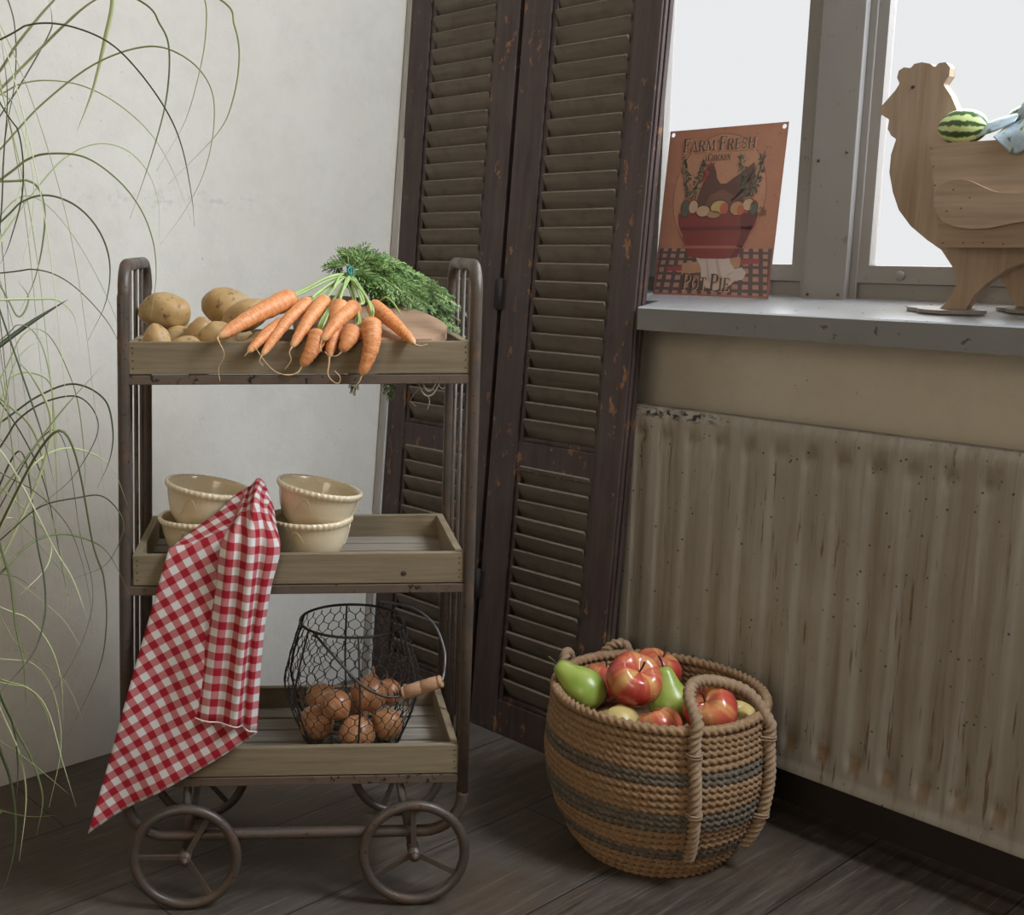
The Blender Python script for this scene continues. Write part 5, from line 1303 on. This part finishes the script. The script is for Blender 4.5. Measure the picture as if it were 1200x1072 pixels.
oval(0.362, 0.735, 0.03, 0.022, 'comb', 12); oval(0.352, 0.705, 0.018, 0.02, 'comb', 12); poly([(0.34, 0.738), (0.315, 0.728), (0.34, 0.722)], 'egg2', 13)
oval(0.385, 0.752, 0.008, 0.007, 'ink', 13)
# carrots with ferny tops standing at both sides
for sx_, ox in ((1, 0), (-1, 1.0)):
    for i, (x, y, dx) in enumerate(((0.225, 0.56, -0.02), (0.265, 0.555, 0.03))):
        X = ox + sx_ * x
        poly([(X - 0.022, y + 0.03), (X + 0.022, y + 0.03), (X + 0.028, y - 0.06), (X - 0.028, y - 0.06)], 'car', 11)
        poly([(X - 0.004, y + 0.03), (X + 0.004, y + 0.03), (X + sx_ * dx * 3 + 0.002, y + 0.25), (X + sx_ * dx * 3 - 0.002, y + 0.25)], 'leaf', 12)
        for k in range(44):
            rr = random.Random(k + i * 50 + int(ox * 99)); t = k / 43
            cx = X + sx_ * dx * t * 3 + rr.uniform(-.036, .036) * (0.55 + 0.45 * math.sin(PI * t)); cy = y + 0.03 + t * 0.24 + rr.uniform(-.01, .01)
            an = rr.uniform(0, PI); ln = 0.022
            poly([(cx - math.cos(an) * ln, cy - math.sin(an) * ln), (cx + math.sin(an) * 0.006, cy - math.cos(an) * 0.006), (cx + math.cos(an) * ln, cy + math.sin(an) * ln), (cx - math.sin(an) * 0.006, cy + math.cos(an) * 0.006)], 'leaf' if k % 3 else 'leaf2', 12)
# eggs and onions in the bowl
for ca, cb, ra, rb_, k in ((0.215, 0.525, 0.035, 0.05, 'dkgr'), (0.285, 0.535, 0.040, 0.038, 'egg'), (0.375, 0.508, 0.058, 0.032, 'egg'), (0.47, 0.488, 0.06, 0.022, 'egg2'), (0.515, 0.528, 0.075, 0.040, 'yel'), (0.665, 0.52, 0.058, 0.040, 'egg2'), (0.755, 0.54, 0.045, 0.034, 'egg'), (0.80, 0.52, 0.03, 0.04, 'dkgr')):
    oval(ca, cb, ra + 0.006, rb_ + 0.005, 'hend', 13); oval(ca, cb, ra, rb_, k, 14)
oval(0.555, 0.522, 0.036, 0.034, 'car', 15); oval(0.695, 0.51, 0.03, 0.03, 'car', 15, 20)
sign = sg.build('tin_sign', smats, None, SGP, SGR)
tag(sign, 'tin sign with a brown hen in a red bowl, leaning on the left window', 'sign')
# lettering: small serif alphabet drawn as strokes
def arc(cx, cy, rx, ry, a0, a1, n=10): return [(cx + rx * math.cos(R(lerp(a0, a1, k / n))), cy + ry * math.sin(R(lerp(a0, a1, k / n)))) for k in range(n + 1)]
TK, TN = 0.15, 0.065
GL = {
 'F': (0.62, [([(0.16, 0), (0.16, 1)], TK), ([(0.04, 0.97), (0.60, 0.97)], TN), ([(0.16, 0.52), (0.46, 0.52)], TN), ([(0.59, 1.0), (0.59, 0.80)], TN), ([(0.46, 0.42), (0.46, 0.62)], TN), ([(0.03, 0.03), (0.32, 0.03)], TN)]),
 'A': (0.80, [([(0.10, 0), (0.40, 1)], TN), ([(0.40, 1), (0.70, 0)], TK), ([(0.20, 0.34), (0.58, 0.34)], TN), ([(0.0, 0.03), (0.22, 0.03)], TN), ([(0.56, 0.03), (0.84, 0.03)], TN)]),
 'R': (0.76, [([(0.16, 0), (0.16, 1)], TK), ([(0.04, 0.97), (0.40, 0.97)] + arc(0.40, 0.745, 0.20, 0.225, 90, -90) + [(0.16, 0.52)], TN), (arc(0.40, 0.745, 0.19, 0.20, 50, -50), TK), ([(0.36, 0.52), (0.68, 0.0)], TK), ([(0.03, 0.03), (0.30, 0.03)], TN), ([(0.60, 0.03), (0.78, 0.03)], TN)]),
 'M': (0.98, [([(0.14, 0), (0.18, 1)], TN), ([(0.18, 1), (0.48, 0.12)], TK), ([(0.48, 0.12), (0.78, 1)], TN), ([(0.80, 1), (0.84, 0)], TK), ([(0.02, 0.03), (0.26, 0.03)], TN), ([(0.72, 0.03), (0.97, 0.03)], TN), ([(0.06, 0.97), (0.24, 0.97)], TN), ([(0.76, 0.97), (0.93, 0.97)], TN)]),
 'E': (0.64, [([(0.16, 0), (0.16, 1)], TK), ([(0.04, 0.97), (0.58, 0.97)], TN), ([(0.16, 0.52), (0.46, 0.52)], TN), ([(0.04, 0.03), (0.60, 0.03)], TN), ([(0.57, 1.0), (0.57, 0.80)], TN), ([(0.60, 0.0), (0.60, 0.22)], TN), ([(0.46, 0.42), (0.46, 0.62)], TN)]),
 'S': (0.58, [(arc(0.30, 0.74, 0.20, 0.23, 20, 235, 12) + arc(0.28, 0.26, 0.21, 0.23, 55, -160, 12), 0.10), ([(0.49, 0.72), (0.49, 0.96)], TN), ([(0.07, 0.05), (0.07, 0.30)], TN)]),
 'H': (0.82, [([(0.16, 0), (0.16, 1)], TK), ([(0.66, 0), (0.66, 1)], TK), ([(0.16, 0.52), (0.66, 0.52)], TN), ([(0.02, 0.03), (0.30, 0.03)], TN), ([(0.02, 0.97), (0.30, 0.97)], TN), ([(0.52, 0.03), (0.80, 0.03)], TN), ([(0.52, 0.97), (0.80, 0.97)], TN)]),
 'C': (0.74, [(arc(0.42, 0.5, 0.33, 0.47, 45, 315, 18), TN), (arc(0.40, 0.5, 0.29, 0.40, 120, 240, 8), TK), ([(0.66, 0.70), (0.66, 0.98)], TN), ([(0.66, 0.04), (0.66, 0.24)], TN)]),
 'I': (0.36, [([(0.18, 0), (0.18, 1)], TK), ([(0.04, 0.03), (0.32, 0.03)], TN), ([(0.04, 0.97), (0.32, 0.97)], TN)]),
 'K': (0.78, [([(0.16, 0), (0.16, 1)], TK), ([(0.64, 1), (0.20, 0.45)], TN), ([(0.32, 0.58), (0.68, 0)], TK), ([(0.02, 0.03), (0.30, 0.03)], TN), ([(0.02, 0.97), (0.30, 0.97)], TN), ([(0.52, 0.97), (0.74, 0.97)], TN), ([(0.58, 0.03), (0.80, 0.03)], TN)]),
 'N': (0.84, [([(0.14, 0), (0.14, 1)], TN), ([(0.14, 1), (0.68, 0)], TK), ([(0.68, 0), (0.68, 1)], TN), ([(0.02, 0.03), (0.27, 0.03)], TN), ([(0.02, 0.97), (0.2, 0.97)], TN), ([(0.56, 0.97), (0.81, 0.97)], TN)]),
 'P': (0.66, [([(0.16, 0), (0.16, 1)], TK), ([(0.04, 0.97), (0.38, 0.97)] + arc(0.38, 0.73, 0.22, 0.24, 90, -90) + [(0.16, 0.49)], TN), (arc(0.38, 0.73, 0.20, 0.20, 50, -50), TK), ([(0.03, 0.03), (0.32, 0.03)], TN)]),
 'O': (0.84, [(arc(0.42, 0.5, 0.34, 0.47, 0, 360, 26), TN), (arc(0.42, 0.5, 0.30, 0.40, 120, 240, 8), TK), (arc(0.42, 0.5, 0.30, 0.40, -60, 60, 8), TK)]),
 'T': (0.74, [([(0.37, 0), (0.37, 1)], TK), ([(0.04, 0.97), (0.70, 0.97)], TN), ([(0.05, 1.0), (0.05, 0.80)], TN), ([(0.69, 1.0), (0.69, 0.80)], TN), ([(0.22, 0.03), (0.52, 0.03)], TN)]),
 '2': (0.56, [(arc(0.28, 0.74, 0.20, 0.24, 170, -30, 12) + [(0.06, 0.04)], 0.09), ([(0.05, 0.04), (0.52, 0.04)], TN), ([(0.52, 0.0), (0.52, 0.16)], TN)]),
 '8': (0.56, [(arc(0.28, 0.74, 0.17, 0.21, 0, 360, 18), 0.08), (arc(0.28, 0.27, 0.21, 0.25, 0, 360, 18), 0.09)]),
 'c': (0.50, [(arc(0.25, 0.32, 0.18, 0.27, 50, 310, 14), 0.08), ([(0.30, -0.06), (0.30, 0.70)], 0.05)]),
}
def text(mb, s, a0, b0, h, widths, lay, big=1.0, squeeze=1.0, grow=0.0, mi=0, wmul=1.0):
    x = a0
    for i, ch in enumerate(s):
        if ch == ' ': x += 0.30 * h * squeeze / ASP; continue
        up = ch.isupper() or ch.isdigit()
        g = GL.get(ch) or GL[ch.upper()]
        hh = h * (1.28 if (i == 0 or s[i - 1] == ' ') and big > 1 else 1.0)
        kx = hh * squeeze / ASP
        for pts, wd in g[1]:
            P = [Vector((x + p[0] * kx, b0 + p[1] * hh)) for p in pts]
            Q = [Vector((p.x * SWD, p.y * SHT)) for p in P]
            w = (wd * wmul + grow) * hh * SHT / 2
            Lf = []; Rg = []
            for k in range(len(Q)):
                t = (Q[min(k + 1, len(Q) - 1)] - Q[max(k - 1, 0)]).normalized(); nrm = Vector((-t.y, t.x)) * w
                Lf.append(Q[k] + nrm); Rg.append(Q[k] - nrm)
            vs = [Vector((p.x - SWD / 2, -0.0011 - 0.00006 * lay, p.y)) for p in Lf + Rg]; n_ = len(Q)
            mb.add(vs, [(k, k + 1, n_ + k + 1, n_ + k) for k in range(n_ - 1)], mi)
        x += g[0] * kx + 0.06 * h / ASP
    return x
for a, b, h, s, sq in ((0.135, 0.866, 0.062, 'FARM FRESH', 1.04), (0.365, 0.806, 0.034, 'CHICKEN', 0.83), (0.885, 0.475, 0.045, '28c', 0.60), (0.255, 0.034, 0.078, 'POT PIE', 0.86)):
    lt = MB()
    if s == '28c': text(lt, s, 0.850, b, 0.050, None, 18, 1.0, 0.50, 0, 0, 1.0)
    else:
        if s != 'CHICKEN': text(lt, s, a + 0.006, b - 0.004, h, None, 17, 1.28, sq, 0.05, 1)
        text(lt, s, a, b, h, None, 18, 1.28, sq, 0.0, 0)
    lt.build('lettering', [smats[MI['ink']], smats[MI['halo']]], sign)

# ------------------------------------------------------------------ wooden hen planter
HP = Vector((1.672, 0.700, 0.8335))
M_HENW = wood_mat('planter_plywood_upright', (0.33, 0.225, 0.145), (0.47, 0.35, 0.25), 2, 30, 0.05, 0.65, 0.2, (0.30, 0.20, 0.13))
M_HENH = wood_mat('planter_plywood_level', (0.33, 0.225, 0.145), (0.47, 0.35, 0.25), 0, 30, 0.05, 0.65, 0.2, (0.30, 0.20, 0.13))
M_FOOT = wood_mat('planter_feet', (0.22, 0.19, 0.165), (0.33, 0.30, 0.27), 0, 40, 0.1, 0.5, 0.1)
hen = empty('hen_planter', HP, (0, 0, R(-90)))
tag(hen, 'wooden hen-shaped planter box standing on the windowsill by the right window', 'planter')
def hy(y, z): return (0.700 - y, z - 0.8335)
sil = [(0.8369, 1.1144), (0.8304, 1.1243), (0.8216, 1.1339), (0.8139, 1.1424), (0.8087, 1.151), (0.813, 1.1594), (0.8114, 1.1684), (0.8046, 1.1722), (0.795, 1.17), (0.7908, 1.1752), (0.7805, 1.1763), (0.7687, 1.1728), (0.7625, 1.1676), (0.7573, 1.1726), (0.7484, 1.1727), (0.7421, 1.1654), (0.7422, 1.1544), (0.7491, 1.144),
       (0.7376, 1.1285), (0.728, 1.1089), (0.7193, 1.086), (0.7117, 1.0522), (0.66, 0.99), (0.60, 0.965), (0.565, 0.95), (0.5641, 0.9178), (0.6085, 0.9153), (0.6452, 0.8982), (0.6681, 0.8797), (0.682, 0.8645), (0.6884, 0.8504), (0.6928, 0.8412), (0.7291, 0.8412), (0.72, 0.8503), (0.7112, 0.8658), (0.7057, 0.8798), (0.7092, 0.8936), (0.7209, 0.9096), (0.7312, 0.9234), (0.7521, 0.9372), (0.7761, 0.9561), (0.7949, 0.9787), (0.8055, 1.0037), (0.8127, 1.031), (0.8124, 1.0555), (0.807, 1.0761), (0.8146, 1.0813), (0.8203, 1.091), (0.819, 1.1036)]
mb = MB()
sc_ = 1.702 / 1.675
sil = [(y * sc_, 0.9321 + (z - 0.9321) * sc_) for y, z in sil]
BX = 0.030
mb.prism([hy(*p) for p in sil][::-1], lambda a, b, t: (a, BX + t, b), 0.018)
bb = mb.build('hen_board', M_HENW, hen, bevel=0.0018)
mb = MB(); mb.ball((0.700 - 0.7895 * sc_, BX - 0.0004, 0.9321 + (1.1445 - 0.9321) * sc_ - 0.8335), (0.0028, 0.0012, 0.0022), None, 12, 8)
mb.build('eye', flat_mat('dark_eye_hole', (0.05, 0.03, 0.02), 0.8), bb)
# box: front, back, two ends, bottom; tapered like the photo
fx = -0.0135
c0, c1 = hy(0.7534, 1.0651), hy(0.7261, 0.9269)
rt, rbm = (0.252, c0[1]), (0.222, c1[1])
mb = MB(); mb.prism([c1, rbm, rt, c0], lambda a, b, t: (a, fx + t, b), 0.0115)
fr = mb.build('box_front', M_HENH, hen, bevel=0.0012)
mb = MB()
for p in ((c0[0] + 0.004, c0[1] - 0.006), (c0[0] + 0.0085, c0[1] - 0.03), (c0[0] + 0.013, c0[1] - 0.055), (c1[0] + 0.003, c1[1] + 0.006), (c1[0] + 0.03, c1[1] + 0.006), (c1[0] + 0.055, c1[1] + 0.006), (c1[0] + 0.08, c1[1] + 0.005)):
    mb = MB(); mb.ball((p[0], fx - 0.0002, p[1]), (0.001, 0.0006, 0.001), None, 8, 6); mb.build('nail', M_NAIL, fr)
yb_ = 0.093
mb = MB(); mb.prism([c1, rbm, rt, c0], lambda a, b, t: (a, yb_ + t, b), 0.0115); mb.build('box_back', M_HENH, hen, bevel=0.0012)
for (ta, tb_), (ba, bb_), s_ in ((c0, c1, 1), (rt, rbm, -1)):
    w = 0.010 * s_
    for ya_, yz_ in (((fx + 0.0117, BX - 0.0003), (BX + 0.0183, yb_ - 0.0002)) if s_ == 1 else ((fx + 0.0117, yb_ - 0.0002),)):
        mb = MB()
        mb.prism([(ba, bb_ + 0.002), (ba + w, bb_ + 0.002), (ta + w, tb_), (ta, tb_)], lambda a, b, t: (a, ya_ + t, b), yz_ - ya_)
        mb.build('box_end', M_HENH, hen, bevel=0.001)
mb = MB(); mb.ends((c1[0] + 0.012, fx + 0.0117, c1[1] + 0.002), (rbm[0] - 0.012, BX - 0.0003, c1[1] + 0.010)); mb.ends((c1[0] + 0.012, BX + 0.0183, c1[1] + 0.002), (rbm[0] - 0.012, yb_ - 0.0002, c1[1] + 0.010)); mb.build('box_bottom', M_HENH, hen)
wing = [(0.7371, 0.984), (0.7361, 0.9987), (0.7281, 1.0097), (0.7131, 1.0158), (0.6932, 1.014), (0.6753, 1.0056), (0.6577, 0.9985), (0.6387, 0.9957), (0.6244, 0.9963), (0.590, 1.006), (0.560, 1.012), (0.535, 1.005), (0.527, 0.990), (0.545, 0.972), (0.575, 0.963), (0.6211, 0.963 - 0.003), (0.6411, 0.9567), (0.6617, 0.9525), (0.6852, 0.9516), (0.7075, 0.9552), (0.7263, 0.9656)]
mb = MB(); wp = cr([Vector((*hy(*p), 0)) for p in wing + [wing[0]]], 3)[:-1]
mb.prism([(p.x, p.y) for p in wp][::-1], lambda a, b, t: (a, fx - 0.0085 + t, b), 0.0083)
wg = mb.build('wing', M_HENH, hen, bevel=0.002)
mb = MB()
for y, z in ((0.712, 1.003), (0.690, 0.992), (0.718, 0.975), (0.700, 0.9785)): p = hy(y, z); mb = MB(); mb.ball((p[0], fx - 0.0087, p[1]), (0.001, 0.0006, 0.001), None, 8, 6); mb.build('nail', M_NAIL, wg)
# second leg board behind
mb = MB(); mb.prism([hy(*p) for p in [(0.700, 0.9265), (0.690, 0.905), (0.676, 0.8875), (0.6628, 0.8645), (0.6514, 0.8475), (0.612, 0.8475), (0.600, 0.868), (0.585, 0.895), (0.570, 0.9265)]], lambda a, b, t: (a, 0.066 + t, b), 0.018)
mb.build('leg_board', M_HENW, hen, bevel=0.0018)
def toe(cx, cy, zb, rx, ry, rot):
    mb = MB(); n = 36
    P = [(cx + math.cos(rot) * rx * math.cos(2 * PI * k / n) - math.sin(rot) * ry * math.sin(2 * PI * k / n), cy + math.sin(rot) * rx * math.cos(2 * PI * k / n) + math.cos(rot) * ry * math.sin(2 * PI * k / n)) for k in range(n)]
    mb.prism(P, lambda a, b, t: (a, b, zb + 0.132 * b + t), 0.005)
    mb.build('foot', M_FOOT, hen, bevel=0.001)
toe(-0.060, 0.043, -0.0008, 0.029, 0.011, 0.05)
toe(-0.022, 0.030, -0.0003, 0.046, 0.0125, 0.04)
toe(0.046, 0.068, -0.0008, 0.024, 0.010, 0.05)
toe(0.072, 0.056, -0.0003, 0.032, 0.0115, 0.04)

# ------------------------------------------------------------------ melons and printed cloth in the planter
m = Mat('watermelon_rind', 0.3, 0, 0.5)
v = m.tc(); s_ = m.sep(v)
ang = m.n('Math', {0: s_[1], 1: s_[2]}, operation='ARCTAN2').outputs[0]
wob = m.math('MULTIPLY', m.math('SUBTRACT', m.noise(v, 110, 3, 0.7), 0.5), 1.0)
sn = m.math('SINE', m.math('ADD', m.math('MULTIPLY', ang, 8.0), m.math('MULTIPLY', wob, 4.5)))
c = m.ramp(m.math('MULTIPLY_ADD', sn, 0.5, 0.5), [(0.34, (0.58, 0.64, 0.28)), (0.52, (0.34, 0.44, 0.10)), (0.66, (0.06, 0.115, 0.03)), (1.0, (0.04, 0.085, 0.025))])
m.color(c); M_MELON = m.m
def melon(y, x, z, rx, ry, rz, label):
    mb = MB(); mb.ball((0, 0, 0), (rx, ry, rz), None, 40, 24)
    o = mb.build('watermelon', M_MELON, None, (x, y, z), (0, R(4), R(-90 + rz * 1)))
    tag(o, label, 'watermelon', 'small watermelons in the hen planter')
    s = MB(); s.tube([(rx - 0.001, 0, 0), (rx + 0.004, 0.001, 0.002)], [0.0014, 0.001], 6); s.build('stem', M_STEM, o)
melon(0.7195, 1.6800, 1.0865, 0.0325, 0.0195, 0.0235, 'small striped watermelon at the head end of the hen planter box')
melon(0.662, 1.742, 1.0900, 0.031, 0.0185, 0.026, 'small striped watermelon behind the printed cloth in the hen planter')
melon(0.622, 1.700, 1.112, 0.028, 0.026, 0.024, 'small striped watermelon at the right edge of the photo in the hen planter')
# packed straw that the melons lie on
m = Mat('planter_straw', 0.9); m.color(m.mix(m.noise(m.map(m.tc(), (1, 8, 1)), 60, 4), (0.25, 0.19, 0.10), (0.45, 0.36, 0.2))); M_STRAW = m.m
st = MB(); rr = random.Random(8)
for k in range(420):
    x = rr.uniform(-0.012, 0.205); y = rr.uniform(0.0005, 0.0285) if k % 2 else rr.uniform(0.050, 0.090); z = 0.108 + rr.uniform(0, 0.121)
    if x < 0.0 and z < 0.15: x += 0.03
    a = rr.uniform(0, PI); L_ = rr.uniform(0.02, 0.04)
    xa, xb = max(-0.016, x - math.cos(a) * L_ / 2), min(0.214, x + math.cos(a) * L_ / 2)
    lo_, hi_ = (0.0, 0.0288) if k % 2 else (0.0495, 0.0915)
    ya, yb2 = min(hi_, max(lo_, y - math.sin(a) * L_ / 2)), min(hi_, max(lo_, y + math.sin(a) * L_ / 2))
    st.tube([(xa, ya, z), (xb, yb2, min(0.223, z + rr.uniform(-.006, .006)))], 0.0012, 4)
so = st.build('straw_bed', M_STRAW, None, HP, (0, 0, R(-90)))
tag(so, 'bed of straw inside the hen planter box under the watermelons', 'straw', kind='stuff')
m = Mat('melon_print_cloth', 0.45, 0, 0.4)
su = m.sep(m.tc('UV')); v = m.tc('UV')
w1 = m.math('SINE', m.math('ADD', m.math('MULTIPLY', su[0], 26.0), m.math('MULTIPLY', m.noise(v, 6, 3), 7.0)))
gm = m.math('MULTIPLY', m.ramp(m.noise(v, 2.6, 3), [(0.52, 0), (0.60, 1)]), 0.85)
c = m.mix(m.noise(v, 9, 3), (0.22, 0.29, 0.34), (0.50, 0.58, 0.62))
grn = m.ramp(m.math('MULTIPLY_ADD', w1, 0.5, 0.5), [(0.35, (0.50, 0.56, 0.16)), (0.55, (0.13, 0.22, 0.08)), (0.8, (0.05, 0.09, 0.05))])
c = m.mix(gm, c, grn)
m.color(c); M_PRINT = m.m
cl = MB()
def clothpatch(ctrl, sc):
    R1 = [cr(r, 6) for r in ctrl]; cols_ = [cr([R1[i][j] for i in range(len(R1))], 6) for j in range(len(R1[0]))]
    G = [[cols_[j][i] for j in range(len(cols_))] for i in range(len(cols_[0]))]
    uv_ = [[(j / len(G[0]) * sc, i / len(G) * sc * 0.7) for j in range(len(G[0]))] for i in range(len(G))]
    cl.grid(G, 0, True, uv_)
zc = c0[1]
# leaf-shaped fold lying to the left, main drape over the box front, knot folds at the back
clothpatch([[(-0.010, 0.010, zc + 0.004), (0.008, -0.004, zc + 0.007), (0.030, -0.010, zc + 0.012), (0.050, -0.006, zc + 0.022)],
            [(-0.012, 0.016, zc + 0.006), (0.006, 0.006, zc + 0.020), (0.030, 0.002, zc + 0.028), (0.052, 0.004, zc + 0.032)],
            [(-0.011, 0.020, zc + 0.007), (0.006, 0.018, zc + 0.022), (0.032, 0.018, zc + 0.032), (0.054, 0.016, zc + 0.036)]], 1.3)
clothpatch([[(0.030, -0.017, zc + 0.004), (0.046, -0.017, zc - 0.012), (0.060, -0.018, zc - 0.020), (0.080, -0.018, zc - 0.008), (0.104, -0.017, zc + 0.002), (0.150, -0.016, zc + 0.004)],
            [(0.034, -0.010, zc + 0.010), (0.050, -0.014, zc + 0.006), (0.064, -0.017, zc + 0.004), (0.082, -0.016, zc + 0.008), (0.106, -0.012, zc + 0.012), (0.150, -0.010, zc + 0.014)],
            [(0.040, 0.008, zc + 0.024), (0.054, -0.002, zc + 0.020), (0.070, -0.006, zc + 0.026), (0.088, -0.002, zc + 0.034), (0.112, 0.002, zc + 0.034), (0.150, 0.004, zc + 0.032)],
            [(0.046, 0.024, zc + 0.034), (0.060, 0.016, zc + 0.040), (0.076, 0.016, zc + 0.044), (0.094, 0.018, zc + 0.044), (0.118, 0.020, zc + 0.044), (0.150, 0.022, zc + 0.040)]], 2.0)
clothpatch([[(0.044, 0.010, zc + 0.026), (0.050, 0.006, zc + 0.040), (0.058, 0.010, zc + 0.053), (0.063, 0.016, zc + 0.050)],
            [(0.054, 0.004, zc + 0.022), (0.060, 0.000, zc + 0.036), (0.066, 0.006, zc + 0.048), (0.068, 0.014, zc + 0.046)],
            [(0.062, 0.012, zc + 0.022), (0.068, 0.012, zc + 0.034), (0.070, 0.016, zc + 0.044), (0.070, 0.020, zc + 0.044)]], 0.8)
clothpatch([[(0.068, 0.02, zc + 0.036), (0.080, 0.014, zc + 0.048), (0.090, 0.018, zc + 0.062), (0.096, 0.024, zc + 0.058)],
            [(0.082, 0.014, zc + 0.036), (0.092, 0.010, zc + 0.046), (0.100, 0.014, zc + 0.054), (0.106, 0.02, zc + 0.050)],
            [(0.098, 0.016, zc + 0.036), (0.106, 0.014, zc + 0.042), (0.110, 0.018, zc + 0.046), (0.114, 0.024, zc + 0.044)]], 0.9)
tag(cl.build('printed_cloth', M_PRINT, None, HP, (0, 0, R(-90)), solid=0.0012), 'shiny bluish melon-print cloth draped over the front edge of the hen planter box', 'cloth')

# ------------------------------------------------------------------ grass plant
m = Mat('grass_blades', 0.5, 0, 0.35)
g = m.n('NewGeometry').outputs['Random Per Island']
c = m.ramp(g, [(0.0, (0.035, 0.045, 0.018)), (0.25, (0.075, 0.09, 0.032)), (0.45, (0.20, 0.235, 0.09)), (0.72, (0.42, 0.47, 0.21)), (1.0, (0.60, 0.62, 0.36))])
m.color(c); M_GRASS = m.m
PP_ = Vector((0.43, 1.34, 0.0))
gp = empty('grass_plant', PP_)
tag(gp, 'tall arching grass at the left edge of the photo, before the pale wall', 'plant')
pot = MB(); pot.lathe([(0.0, 0.0), (0.058, 0.0), (0.062, 0.01), (0.078, 0.40), (0.080, 0.43), (0.074, 0.43), (0.070, 0.41), (0.0, 0.405)], 40)
pot.build('pot', flat_mat('grey_planter', (0.22, 0.21, 0.20), 0.7, 0.15, 12), gp)
bl = MB(); rr = random.Random(77)
wide = {13: 2.6, 15: 2.6, 36: 1.6, 46: 1.5, 47: 1.7, 48: 1.7, 53: 2.2, 24: 1.4, 40: 1.6, 6: 1.5, 7: 1.5, 0: 0.9}
for i, b in enumerate(BLADES):
    P = cr([Vector(p) - PP_ for p in b], 12); n = len(P)
    w = 0.0014 * wide.get(i, rr.uniform(0.7, 1.3))
    bl.tube(P, [max(0.0002, w * (1 - 0.25 * (k / n)) * (1 - max(0, (k / n - 0.72) / 0.28) ** 1.5)) for k in range(n)], 5, flat=0.45)
for k in range(46):          # the inner tuft, mostly beyond the left edge
    a = rr.uniform(-PI, PI); rea = rr.uniform(0.10, 0.42); top = rr.uniform(0.35, 0.95)
    d = Vector((math.cos(a), math.sin(a), 0))
    if d.dot(Vector((0.771, -0.637, 0))) > 0.55: rea *= 0.45
    s = Vector((rr.uniform(-.04, .04), rr.uniform(-.04, .04), 0.41))
    P = cr([s, s + d * rea * 0.22 + Vector((0, 0, top * 0.62)), s + d * rea * 0.65 + Vector((0, 0, top)), s + d * rea * 1.15 + Vector((0, 0, top * 0.72)), s + d * rea * 1.35 + Vector((0, 0, top * 0.25))], 16); n = len(P)
    w = 0.0012 * rr.uniform(0.7, 1.3)
    bl.tube(P, [max(0.0002, w * (1 - 0.25 * (q / n)) * (1 - max(0, (q / n - 0.72) / 0.28) ** 1.5)) for q in range(n)], 5, flat=0.45)
bl.build('leaf_blades', M_GRASS, gp)
